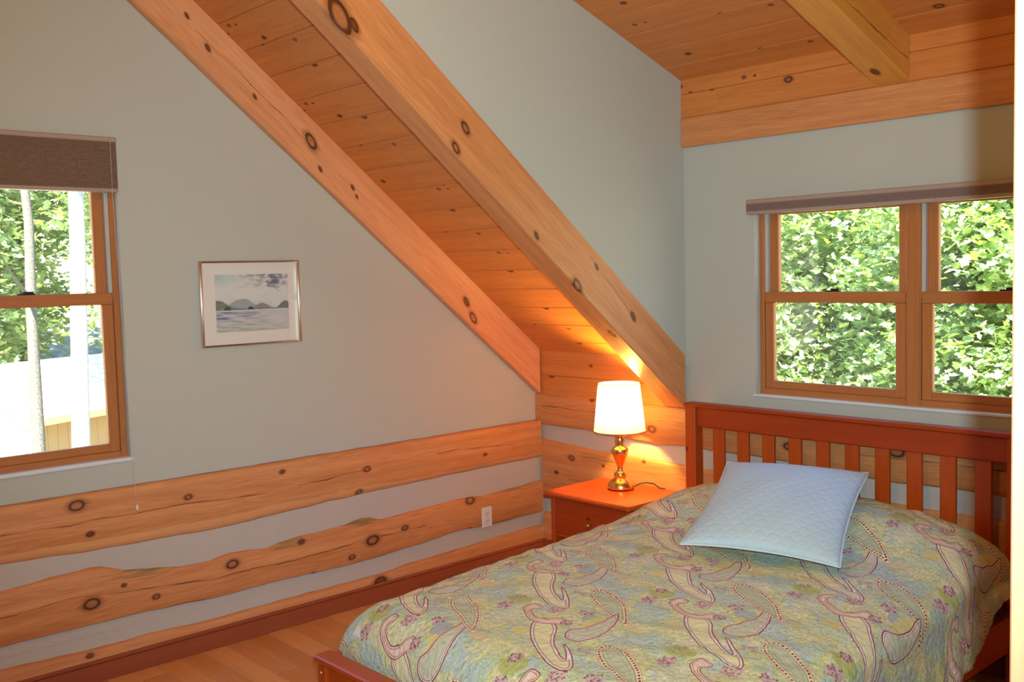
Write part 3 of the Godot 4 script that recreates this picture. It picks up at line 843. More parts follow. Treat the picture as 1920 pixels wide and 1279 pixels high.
func build_quilt() -> void:
	var nz := FastNoiseLite.new()
	nz.seed = 9
	nz.frequency = 3.0
	nz.fractal_octaves = 3
	var st := begin()
	var rings := []
	var uvs := []
	var NZ := 120
	var zs := []
	# along the bed: top, then rounding down behind the footboard
	for i in NZ + 1:
		zs.append(lerpf(0.105, 2.05, float(i) / NZ))
	for i in 16:
		zs.append(2.05 + 0.001 * (i + 1))   # parameter only, see below
	var n := zs.size()
	for i in n:
		var fold := 0.0
		var z: float = zs[i]
		var drop := 0.0
		var out_len := z
		if i > NZ:
			fold = float(i - NZ) / 16.0
			var a := minf(fold / 0.6, 1.0) * PI * 0.5
			z = 2.05 + 0.165 * sin(a)
			drop = 0.16 * (1.0 - cos(a)) + maxf(fold - 0.6, 0.0) / 0.4 * 0.1
			out_len = 2.05 + fold * 0.36
		var hl := head_lift(z)
		var top := lerpf(0.603 - 0.046 * z, 0.7, hl)
		var hh := lerpf(0.16, 0.23, hl)
		var p := lerpf(4.6, 2.7, hl)
		var hw := lerpf(0.825, 0.80, hl)
		if i == 0 or z < 0.2:   # rolls down behind the pillows at the very head
			top -= 0.05 * pow(1.0 - clampf((z - 0.105) / 0.095, 0, 1), 2.0)
		var xc := 1.985
		var hem_l := 0.16
		var hem_r := lerpf(0.17, 0.42, 1.0 - smoothstep(0.2, 0.95, z))
		var ring := []
		var uv := []
		var NT := 90
		var run := 0.0
		var prev := Vector3.ZERO
		var pts := []
		var yb := top - hh
		for j in 11:
			var y := lerpf(hem_l, yb, j / 11.0)
			pts.append(Vector2(xc - hw - 0.03 * sin((1.0 - j / 11.0) * 1.5), y))
		for j in NT + 1:
			var th := PI * (1.0 - float(j) / NT)
			var cx := cos(th)
			var sx := sin(th)
			pts.append(Vector2(xc + hw * signf(cx) * pow(absf(cx), 2.0 / p), yb + hh * pow(maxf(sx, 0.0), 2.0 / p)))
		for j in range(1, 12):
			var y := lerpf(yb, hem_r, j / 11.0)
			pts.append(Vector2(xc + hw + 0.03 * sin(j / 11.0 * 1.5), minf(y, yb)))
		var mid_run := 0.0
		var runs := [0.0]
		for j in range(1, pts.size()):
			runs.append(runs[-1] + (pts[j] as Vector2).distance_to(pts[j - 1]))
		mid_run = runs[11 + NT / 2]
		for j in pts.size():
			var q: Vector2 = pts[j]
			var side := absf(q.x - xc) / hw
			var wr := nz.get_noise_2d(q.x * 2.2, z * 2.2) * 0.010 + nz.get_noise_2d(q.x * 9.0, z * 9.0) * 0.003
			var flute := 0.0
			if side > 0.97:
				flute = 0.012 * sin(z * 17.0 + nz.get_noise_1d(z * 2.0) * 4.0) * clampf((yb - q.y) / 0.2, 0.0, 1.0)
			var y := q.y + wr * clampf((q.y - 0.3) / 0.2, 0, 1) - drop * clampf((q.y - 0.15) / (top - 0.15), 0.0, 1.0)
			ring.append(Vector3(q.x + flute * signf(q.x - xc), y, z - (0.0 if fold == 0.0 else 0.02 * pow(absf(q.x - xc) / hw, 4.0))))
			uv.append(Vector2((xc + runs[j] - mid_run - 1.6) / 0.733, (out_len - 2.0) / 0.716))
		ring.reverse()
		uv.reverse()
		rings.append(ring)
		uvs.append(uv)
	loft(st, rings, uvs, false, false)
	# an inner lining a few millimetres below makes the quilt a sheet with thickness
	var inner := []
	for r in rings:
		var q := []
		for v in r:
			q.append(Vector3(1.985 + (v.x - 1.985) * 0.99, v.y - 0.008, v.z))
		q.reverse()
		inner.append(q)
	loft(st, inner, uvs, false, false)
	for side in [0, rings[0].size() - 1]:
		var l: int = rings[0].size() - 1 - side
		for i in rings.size() - 1:
			quad(st, rings[i][side], rings[i + 1][side], inner[i + 1][l], inner[i][l], uvs[i][side], uvs[i + 1][side], uvs[i + 1][side], uvs[i][side])
	var q := StandardMaterial3D.new()
	q.albedo_texture = quilt_picture()
	q.roughness = 0.92
	q.metallic_specular = 0.2
	q.normal_enabled = true
	q.normal_texture = noise_tex(512, 0.05, 77, true, 5.0)
	q.normal_scale = 0.55
	q.rim_enabled = true
	q.rim = 0.15
	var o := MeshInstance3D.new()
	o.name = numbered("quilt")
	o.mesh = done(st, true)
	o.material_override = q
	add_child(o)
	meta(o, "pastel paisley patchwork quilt spread over the bed", "quilt")

# ---- the quilt's print: half-drop paisley repeat, 0.733 x 0.716 m
var qb: PackedByteArray
const QS := 768

func qput(x: int, y: int, c: Color, a: float) -> void:
	var i := (posmod(y, QS) * QS + posmod(x, QS)) * 3
	qb[i] = int(lerpf(qb[i], c.r * 255.0, a))
	qb[i + 1] = int(lerpf(qb[i + 1], c.g * 255.0, a))
	qb[i + 2] = int(lerpf(qb[i + 2], c.b * 255.0, a))

func qpoly(flat: Array, close := true) -> PackedVector2Array:   # smoothed closed outline in pixels
	var p := PackedVector2Array()
	var n := flat.size() / 2
	for i in n:
		var P := []
		for o in [-1, 0, 1, 2]:
			var k := posmod(i + o, n)
			P.append(Vector2(flat[k * 2], flat[k * 2 + 1]) * QS)
		for s in 5:
			var t := s / 5.0
			p.append((P[1] as Vector2).cubic_interpolate(P[2], P[0], P[3], t))
	return p

func qfill(p: PackedVector2Array, c: Color, a: float) -> void:
	var b := Rect2(p[0], Vector2.ZERO)
	for v in p:
		b = b.expand(v)
	for y in range(int(b.position.y), int(b.end.y) + 1):
		for x in range(int(b.position.x), int(b.end.x) + 1):
			if Geometry2D.is_point_in_polygon(Vector2(x, y), p):
				qput(x, y, c, a)

func qdisc(c: Vector2, r: float, col: Color, a: float) -> void:
	for y in range(int(c.y - r) - 1, int(c.y + r) + 2):
		for x in range(int(c.x - r) - 1, int(c.x + r) + 2):
			var f := clampf(r + 0.5 - Vector2(x, y).distance_to(c), 0.0, 1.0)
			if f > 0.0:
				qput(x, y, col, a * f)

func qstroke(p: PackedVector2Array, w: float, col: Color, a: float, dash := 0.0, close := true) -> void:
	var run := 0.0
	var n := p.size() if close else p.size() - 1
	for i in n:
		var u := p[i]
		var v := p[(i + 1) % p.size()]
		var l := u.distance_to(v)
		var s := 0.0
		while s < l:
			if dash == 0.0 or fposmod(run + s, dash) < maxf(1.0, w * 0.5):
				qdisc(u.lerp(v, s / l), w * 0.5, col, a)
			s += maxf(0.9, w * 0.35)
		run += l

func qflower(c: Vector2, r: float, petals: int, fill: Color, line: Color) -> void:
	for k in petals:
		var a := TAU * k / petals
		var q := c + Vector2(cos(a), sin(a)) * r * 0.62
		qdisc(q, r * 0.36, line, 0.9)
		qdisc(q, r * 0.25, fill, 0.95)
	qdisc(c, r * 0.34, line, 0.8)
	qdisc(c, r * 0.2, Color(0.88, 0.78, 0.5), 1.0)

func shrink(p: PackedVector2Array, d: float) -> PackedVector2Array:
	var r := Geometry2D.offset_polygon(p, -d)
	if r.is_empty():
		return PackedVector2Array()
	var best: PackedVector2Array = r[0]
	for q in r:
		if q.size() > best.size():
			best = q
	return best

func quilt_picture() -> ImageTexture:
	var na := FastNoiseLite.new()
	na.seed = 4
	na.frequency = 0.0052
	na.fractal_octaves = 3
	var ia := na.get_seamless_image(QS, QS).get_data()
	na.seed = 14
	var ib := na.get_seamless_image(QS, QS).get_data()
	na.seed = 24
	na.frequency = 0.06
	na.domain_warp_enabled = true
	na.domain_warp_amplitude = 40.0
	na.domain_warp_frequency = 0.02
	var ic := na.get_seamless_image(QS, QS).get_data()
	na.seed = 34
	na.frequency = 0.16
	na.domain_warp_amplitude = 14.0
	var id := na.get_seamless_image(QS, QS).get_data()
	qb = PackedByteArray()
	qb.resize(QS * QS * 3)
	var blue := Color(0.64, 0.68, 0.73)
	var sage := Color(0.70, 0.72, 0.55)
	var olive := Color(0.72, 0.71, 0.40)
	var straw := Color(0.89, 0.80, 0.50)
	var blush := Color(0.85, 0.76, 0.68)
	var mint := Color(0.77, 0.81, 0.74)
	for i in QS * QS:
		var a := ia[i] / 255.0
		var b := ib[i] / 255.0
		var f := ic[i] / 255.0
		var c := blue.lerp(sage, smoothstep(0.36, 0.5, a))
		c = c.lerp(straw, smoothstep(0.56, 0.68, a))
		c = c.lerp(blush, 0.9 * smoothstep(0.5, 0.62, b))
		c = c.lerp(mint, 0.6 * smoothstep(0.44, 0.34, b))
		if f > 0.52:
			c = c.lerp(olive if a > 0.40 else sage, 0.75 * smoothstep(0.52, 0.6, f))
		elif f < 0.47:
			c = c.lerp(Color(0.88, 0.85, 0.74) if b > 0.45 else Color(0.72, 0.75, 0.78), 0.6 * smoothstep(0.47, 0.38, f))
		var dab := id[i] / 255.0
		if dab > 0.57:
			c = c.lerp(Color(0.92, 0.87, 0.76), 0.4)
		elif dab < 0.42:
			c = c.lerp(olive if b > 0.5 else Color(0.58, 0.60, 0.64), 0.35)
		qb[i * 3] = int(minf(c.r * 1.03, 1.0) * 255.0)
		qb[i * 3 + 1] = int(minf(c.g * 1.06, 1.0) * 255.0)
		qb[i * 3 + 2] = int(minf(c.b * 1.05, 1.0) * 255.0)
	var P1 := [-0.055, 0.251, -0.109, 0.272, -0.089, 0.344, 0.016, 0.450, 0.150, 0.538, 0.271, 0.591, 0.366, 0.608, 0.386, 0.575, 0.325, 0.504, 0.228, 0.429, 0.183, 0.411, 0.261, 0.476, 0.297, 0.520, 0.240, 0.497, 0.153, 0.440, 0.085, 0.370, 0.034, 0.304]
	var P2 := [0.130, 0.344, 0.203, 0.346, 0.246, 0.284, 0.239, 0.190, 0.196, 0.074, 0.135, -0.008, 0.134, 0.035, 0.149, 0.115, 0.141, 0.175, 0.132, 0.235, 0.098, 0.281]
	var P3 := [0.761, 0.585, 0.679, 0.553, 0.551, 0.499, 0.430, 0.446, 0.347, 0.380, 0.322, 0.323, 0.351, 0.289, 0.416, 0.289, 0.518, 0.335, 0.621, 0.408, 0.701, 0.492, 0.753, 0.557]
	var P4 := [0.735, 0.230, 0.718, 0.184, 0.731, 0.145, 0.786, 0.149, 0.790, 0.177, 0.769, 0.198, 0.794, 0.237, 0.866, 0.268, 0.926, 0.249, 0.956, 0.208, 0.992, 0.204, 1.026, 0.249, 0.986, 0.278, 0.925, 0.310, 0.838, 0.296]
	var wine := Color(0.58, 0.28, 0.31)
	var plum := Color(0.55, 0.39, 0.42)
	var cream := Color(0.90, 0.84, 0.78)
	var lilac := Color(0.95, 0.87, 0.85)
	for copy in 2:
		var off := Vector2(0.5, 0.5) * copy
		var sh := func(f: Array) -> Array:
			var r := []
			for i in f.size():
				r.append(f[i] + (off.x if i % 2 == 0 else off.y))
			return r
		# yellow grounds and peach spots
		for e in [[0.13, 0.133, 0.055, 0.085, straw], [0.312, 0.085, 0.05, 0.03, Color(0.89, 0.76, 0.56)], [0.62, 0.15, 0.07, 0.05, olive], [0.589, 0.62, 0.06, 0.05, blue], [0.52, 0.4, 0.07, 0.04, sage], [0.92, 0.42, 0.05, 0.04, straw]]:
			var blob := []
			for k in 14:
				var a := TAU * k / 14.0
				var w := 0.85 + 0.3 * fposmod(sin(k * 12.9 + e[0] * 70.0) * 43.7, 1.0)
				blob.append(e[0] + off.x + cos(a) * e[2] * w)
				blob.append(e[1] + off.y + sin(a) * e[3] * w)
			qfill(qpoly(blob), e[4], 0.75)
		var p := qpoly(sh.call(P1))
		qfill(p, lilac, 0.9)
		qstroke(p, 4.2, wine, 0.8)
		var q := shrink(p, 11.0)
		if q.size() > 4:
			qfill(q, Color(0.90, 0.86, 0.66), 0.9)
			qstroke(q, 2.6, plum, 0.8)
		p = qpoly(sh.call(P2))
		qfill(p, Color(0.95, 0.85, 0.80), 0.9)
		qstroke(p, 5.0, wine, 0.8)
		qstroke(shrink(p, 9.0), 2.4, plum, 0.7)
		q = shrink(p, 13.0)
		if q.size() > 3:
			qfill(q, Color(0.76, 0.77, 0.64), 0.8)
			qstroke(q, 2.6, cream, 0.8)
		p = qpoly(sh.call(P3))
		qfill(p, Color(0.95, 0.85, 0.70), 0.95)
		qstroke(p, 3.0, Color(0.79, 0.63, 0.5), 0.7)
		qstroke(shrink(p, 9.0), 8.0, Color(0.46, 0.2, 0.26), 0.95, 16.0)
		q = shrink(p, 20.0)
		qfill(q, Color(0.76, 0.76, 0.64), 0.9)
		qstroke(q, 4.0, Color(0.58, 0.65, 0.42), 0.75)
		q = shrink(p, 34.0)
		if q.size() > 3:
			qstroke(q, 4.0, Color(0.58, 0.64, 0.42), 0.8, 9.0)
		p = qpoly(sh.call(P4))
		qfill(p, Color(0.94, 0.81, 0.74), 0.9)
		qstroke(p, 3.4, wine, 0.75)
		qstroke(shrink(p, 8.0), 2.2, wine, 0.5)
		for fl in [[0.628, 0.252, 36.0, 9], [0.026, 0.233, 26.0, 8], [0.873, 0.138, 34.0, 9], [0.514, 0.575, 30.0, 8], [0.10, 0.62, 24.0, 8]]:
			var c := (Vector2(fl[0], fl[1]) + off) * QS
			qdisc(c, fl[2] * 0.95, Color(0.84, 0.70, 0.68), 0.85)
			var fr := RandomNumberGenerator.new()
			fr.seed = int(fl[0] * 1000)
			for k in 70:
				var d: Vector2 = Vector2.from_angle(fr.randf() * TAU) * sqrt(fr.randf()) * fl[2]
				qdisc(c + d, fr.randf_range(2.0, 4.5), [wine, Color(0.72, 0.66, 0.72), Color(0.86, 0.76, 0.70), Color(0.66, 0.42, 0.40)][k % 4], 0.85)
		for k in 6:
			qflower((Vector2(0.27 + 0.014 * k, 0.40 + 0.02 * sin(k * 1.7)) + off) * QS, 12.0, 5, Color(0.92, 0.89, 0.83), plum)
		# green sprigs
		var r := RandomNumberGenerator.new()
		r.seed = 90
		for k in 60:
			var c := (Vector2(0.5 + r.randfn(0.0, 0.2), 0.15 + r.randfn(0.0, 0.12)) + off) * QS
			var d := Vector2.from_angle(r.randf() * TAU) * r.randf_range(6, 14)
			qstroke(PackedVector2Array([c, c + d, c + d * 1.6 + d.orthogonal() * 0.5]), 3.0, [Color(0.62, 0.65, 0.34), Color(0.72, 0.74, 0.42), Color(0.52, 0.6, 0.5)][k % 3], 0.6, 0.0, false)
	return ImageTexture.create_from_image(Image.create_from_data(QS, QS, false, Image.FORMAT_RGB8, qb))

func build_cushion() -> void:
	var bl := Vector3(1.862, 0.612, 1.035)
	var br := Vector3(2.478, 0.612, 0.895)
	var tl := Vector3(1.575, 0.80, 0.315)
	var tr := Vector3(2.205, 0.81, 0.175)
	var up := (br - bl).cross(tl - bl).normalized()
	if up.y < 0:
		up = -up
	var st := begin()
	var N := 56
	for face_ in 2:
		for i in N:
			for j in N:
				var c := []
				var uv := []
				for o in [[0, 0], [1, 0], [1, 1], [0, 1]]:
					var a: float = float(i + o[0]) / N
					var b: float = float(j + o[1]) / N
					c.append(cushion_point(a, b, face_, bl, br, tl, tr, up))
					uv.append(Vector2(a, b))
				st.set_smooth_group(1)
				if face_ == 0:
					quad(st, c[0], c[3], c[2], c[1], uv[0], uv[3], uv[2], uv[1])
				else:
					quad(st, c[0], c[1], c[2], c[3], uv[0], uv[1], uv[2], uv[3])
	var m := mat(Color(0.765, 0.84, 0.865), 0.9, 0.25)
	m.rim_enabled = true
	m.rim = 0.2
	# scalloped stitching as relief
	var S := 512
	var im := Image.create(S, S, false, Image.FORMAT_RF)
	var cell := 1.0 / 11.0
	for y in S:
		for x in S:
			var u := float(x) / S
			var v := float(y) / S
			var best := 1.0
			for rr in range(-1, 2):
				var row := floori(v / (cell * 0.5)) + rr
				var cy := row * cell * 0.5
				var shx := 0.5 * cell if posmod(row, 2) == 1 else 0.0
				var cx := (roundf((u - shx) / cell)) * cell + shx
				var d := absf(Vector2(u - cx, v - cy).length() - cell * 0.5)
				if v >= cy:
					best = minf(best, d)
			im.set_pixel(x, y, Color(smoothstep(0.0, 0.016, best), 0, 0))
	im.convert(Image.FORMAT_RGB8)
	im.bump_map_to_normal_map(3.0)
	m.normal_enabled = true
	m.normal_texture = ImageTexture.create_from_image(im)
	m.normal_scale = 0.3
	var t := thing("cushion", "pale blue square quilted cushion lying on the paisley quilt against the headboard", "cushion")
	part(t, "cover", done(st, true), m)
	var rim := []
	for k in 120:
		var s := k / 30.0
		var e := int(s)
		var f := s - e
		var ab: Vector2 = [Vector2(f, 0), Vector2(1, f), Vector2(1 - f, 1), Vector2(0, 1 - f)][e]
		rim.append(cushion_point(ab.x, ab.y, 0, bl, br, tl, tr, up))
	rim.append(rim[0])
	part(t, "piping", tube(rim, 0.004, 8), mat(Color(0.84, 0.88, 0.9), 0.85, 0.25))

func cushion_point(a: float, b: float, side: int, bl: Vector3, br: Vector3, tl: Vector3, tr: Vector3, up: Vector3) -> Vector3:
	var u := a * 2.0 - 1.0
	var v := b * 2.0 - 1.0
	# edges drawn in between the pointed corners
	var uu := u * (1.0 - 0.07 * (1.0 - v * v))
	var vv := v * (1.0 - (0.09 if v < 0 else 0.04) * (1.0 - u * u))
	var p := bl.lerp(br, (uu + 1) * 0.5).lerp(tl.lerp(tr, (uu + 1) * 0.5), (vv + 1) * 0.5)
	var th := pow(maxf((1.0 - u * u) * (1.0 - v * v), 0.0), 0.5) * 0.09 * (1.0 + 0.05 * sin(u * 7.0 + 2.0) * sin(v * 6.0 + 1.0))
	return p + up * (th if side == 0 else -th * 0.55)

# ------------------------------------------------------------------ bedside table and lamp
func build_bedside() -> void:
	nightstand("cherry-stained bedside table with one drawer in the corner beside the bed", Vector3(0.51, 0, 0.02))
	lamp("brass table lamp with a lit white shade on the corner bedside table", Vector3(0.79, 0.54, 0.18), true)

func nightstand(label: String, at: Vector3) -> void:
	var t := thing("nightstand", label, "nightstand", at)
	var m: Material = M.cherry
	part(t, "top", box_mesh(Vector3(0, 0.512, 0.0), Vector3(0.6, 0.54, 0.465), 0.009, 0, Vector2(0.1, 0.05)), m)
	for x in [0.03, 0.548]:
		part(t, "side_panel", box_mesh(Vector3(x, 0.0, 0.01), Vector3(x + 0.022, 0.512, 0.435), 0.002, 1, Vector2(x, 0.2)), m)
	part(t, "back_panel", box_mesh(Vector3(0.052, 0.04, 0.01), Vector3(0.548, 0.512, 0.02), 0.001, 0), m)
	part(t, "shelf", box_mesh(Vector3(0.052, 0.06, 0.02), Vector3(0.548, 0.08, 0.43), 0.002, 0, Vector2(0.6, 0.1)), m)
	part(t, "drawer_divider", box_mesh(Vector3(0.052, 0.3, 0.02), Vector3(0.548, 0.318, 0.43), 0.002, 0, Vector2(0.3, 0.1)), m)
	var d := part(t, "drawer", box_mesh(Vector3(0.054, 0.32, 0.415), Vector3(0.546, 0.508, 0.437), 0.003, 0, Vector2(0.9, 0.27)), M.cherry_dark)
	var k := part(d, "knob", lathe([[0.0, 0.0], [0.006, 0.0], [0.005, 0.008], [0.011, 0.014], [0.012, 0.02], [0.007, 0.024], [0.0, 0.025]], 20), M.brass)
	k.transform = Transform3D(Basis(Vector3.RIGHT, PI / 2), Vector3(0.313, 0.4, 0.437))

func lamp(label: String, at: Vector3, _on: bool) -> void:
	var t := thing("table_lamp", label, "lamp", at)
	var s := 0.000533
	var base := []
	for p in [[0, 1185], [105, 1185], [128, 1180], [132, 1165], [131, 1145], [118, 1118], [98, 1098], [74, 1082], [58, 1068]]:
		base.append([p[0] * s, (1185 - p[1]) * s])
	part(t, "base", lathe(base), M.brass)
	var stem := []
	for p in [[58, 1068], [62, 1052], [66, 1038], [60, 1020], [44, 1008], [31, 996], [27, 972], [31, 948], [42, 918], [60, 872], [76, 832], [84, 802], [83, 785], [70, 768], [44, 756], [38, 742], [44, 722], [49, 700], [46, 676], [41, 656], [50, 648], [60, 640], [63, 616], [58, 608], [30, 604], [14, 600], [13, 560], [13, 545], [0, 545]]:
		stem.append([p[0] * s, (1185 - p[1]) * s])
	part(t, "stem", lathe(stem), M.brass)
	var sock := part(t, "socket", lathe([[0.0, 0.335], [0.017, 0.335], [0.018, 0.345], [0.017, 0.44], [0.013, 0.446], [0.0, 0.446]], 20), M.brass)
	var bm := mat(Color(1, 0.95, 0.85), 0.4)
	bm.emission_enabled = true
	bm.emission = TUNGSTEN
	bm.emission_energy_multiplier = 14.0
	part(sock, "bulb", lathe([[0.012, 0.444], [0.014, 0.454], [0.026, 0.472], [0.03, 0.489], [0.026, 0.507], [0.014, 0.519], [0.0, 0.522]], 24), bm)
	# drum shade, open above and below, with a wall of its own
	var sm := mat(Color(0.93, 0.91, 0.86), 0.85, 0.2)
	sm.backlight_enabled = true
	sm.backlight = Color(0.95, 0.91, 0.82)
	var r0 := 0.137
	var r1 := 0.110
	var y0 := 0.315
	var y1 := 0.566
	part(t, "shade", lathe([[r0, y0], [lerpf(r0, r1, 0.5), (y0 + y1) * 0.5], [r1, y1]], 64), sm)
	var rim := mat(Color(0.92, 0.88, 0.78), 0.7)
	for e in [[r0, y0], [r1, y1]]:
		var pts := []
		for k in 49:
			pts.append(Vector3(cos(TAU * k / 48.0) * e[0], e[1], sin(TAU * k / 48.0) * e[0]))
		part(t, "shade_rim", tube(pts, 0.0024, 6), rim)
	var st := begin()
	for k in 3:
		var a := TAU * k / 3.0 + 0.4
		var m2 := tube([Vector3(0.0, 0.53, 0.0), Vector3(cos(a) * r1, 0.54, sin(a) * r1)], 0.0016, 6)
		st.append_from(m2, 0, Transform3D())
	for sg in [-1, 1]:
		st.append_from(tube([Vector3(0.016 * sg, 0.36, 0), Vector3(0.045 * sg, 0.40, 0), Vector3(0.05 * sg, 0.45, 0), Vector3(0.03 * sg, 0.51, 0), Vector3(0, 0.532, 0)], 0.0016, 6), 0, Transform3D())
	part(t, "shade_harp", st.commit(), M.brass)
	part(t, "cord", tube([Vector3(0.06, 0.012, -0.03), Vector3(0.085, 0.03, -0.055), Vector3(0.11, 0.036, -0.08), Vector3(0.14, 0.03, -0.105), Vector3(0.165, 0.006, -0.125), Vector3(0.19, 0.004, -0.14)], 0.003, 8), M.black)
	var l := OmniLight3D.new()
	l.name = "bulb_light"
	t.add_child(l)
	l.position = Vector3(0, 0.487, 0)
	l.light_color = TUNGSTEN
	l.light_energy = 0.95
	l.light_size = 0.028
	l.omni_range = 12.0
	l.omni_attenuation = 2.0
	l.shadow_enabled = true

# ------------------------------------------------------------------ small things
func build_small() -> void:
	# framed watercolour
	var w := 0.516
	var h := 0.40
	var f := Transform3D(Basis(Vector3(0, 0, -1), Vector3.UP, Vector3(1, 0, 0)), Vector3(-0.05, 1.395, 2.111))
	var t := thing("framed_picture", "small watercolour of a lake and hills in a thin metal frame", "picture")
	var b := 0.009
	for bar in [[0, 0, 0.001, b, h, 0.022], [w - b, 0, 0.001, w, h, 0.022]]:
		var fb := part(t, "frame_bar", lathe([[0.0, 0.0], [0.009, 0.0], [0.009, h], [0.0, h]], 28), M.nickel)
		fb.transform = f * Transform3D(Basis(), Vector3((bar[0] + bar[3]) * 0.5, 0, 0.0125))
	for bar in [[b, 0, 0.001, w - b, b, 0.021], [b, h - b, 0.001, w - b, h, 0.021]]:
		wpart(t, "frame_bar", f, [bar], M.frame_gold, 0.003)
	var mm := mat(Color(0.90, 0.86, 0.83), 0.9)
	var mt := wpart(t, "mat_board", f, [[b * 0.7, b * 0.7, 0.003, w - b * 0.7, h - b * 0.7, 0.008]], mm, 0.0)
	var st := begin()
	var px0 := 0.076
	var px1 := 0.456
	var py0 := 0.066
	var py1 := 0.336
	st.set_smooth_group(-1)
	quad(st, Vector3(px0, py0, 0.0086), Vector3(px0, py1, 0.0086), Vector3(px1, py1, 0.0086), Vector3(px1, py0, 0.0086), Vector2(0, 1), Vector2(0, 0), Vector2(1, 0), Vector2(1, 1))
	var pm := mat(Color.WHITE, 0.9)
	pm.albedo_texture = watercolour()
	part(mt, "painting", done(st), pm)
	wpart(t, "glazing", f, [[b * 0.8, b * 0.8, 0.0125, w - b * 0.8, h - b * 0.8, 0.0145]], M.clear, 0.0)
	# wall outlet on the second log
	var o := thing("outlet_cover", "cream wall outlet plate on the lower log of the gable wall", "outlet", Vector3(0.0, 0.307, 0.452))
	part(o, "plate", box_mesh(Vector3(-0.004, -0.058, -0.037), Vector3(0.006, 0.058, 0.037), 0.003, 1), M.plastic)
	for y in [-0.021, 0.021]:
		var rc := part(o, "receptacle", box_mesh(Vector3(0.004, y - 0.014, -0.015), Vector3(0.0075, y + 0.014, 0.015), 0.002, 1), mat(Color(0.84, 0.81, 0.76), 0.4))
		for z in [-0.006, 0.006]:
			part(rc, "slot", box_mesh(Vector3(0.0055, y - 0.005, z - 0.001), Vector3(0.0078, y + 0.005, z + 0.001), 0.0), M.black)
	part(o, "screw", lathe([[0.0, 0.0], [0.003, 0.0], [0.002, 0.0015], [0.0, 0.002]], 10), M.nickel).transform = Transform3D(Basis(Vector3.FORWARD, PI / 2), Vector3(0.006, 0, 0))
	# ceiling light hanging from the ridge, above and before the frame
	var c := thing("pendant_light", "round opal glass pendant hanging from the ridge above the frame", "lamp", Vector3(2.6, 2.95, 3.05))
	part(c, "stem", tube([Vector3(0, 0.11, 0), Vector3(0, 0.6, 0)], 0.006, 8), M.brass)
	part(c, "cap", lathe([[0.0, 0.09], [0.06, 0.09], [0.055, 0.12], [0.02, 0.135], [0.0, 0.135]], 24), M.brass)
	part(c, "canopy", lathe([[0.0, 0.57], [0.05, 0.57], [0.06, 0.62], [0.06, 0.78], [0.0, 0.78]], 24), M.brass)
	var gm := mat(Color(1, 0.96, 0.88), 0.4)
	gm.emission_enabled = true
	gm.emission = TUNGSTEN
	gm.emission_energy_multiplier = 1.2
	var gp := []
	for k in 17:
		var a := -PI / 2 + PI * k / 16.0
		gp.append([0.11 * cos(a), 0.11 * sin(a)])
	part(c, "globe", lathe(gp, 32), gm)
	var l := OmniLight3D.new()
	l.name = "globe_light"
	c.add_child(l)
	l.light_color = TUNGSTEN
	l.light_energy = 1.15
	l.light_size = 0.1
	l.omni_range = 14.0
	l.omni_attenuation = 2.0
	l.shadow_enabled = true

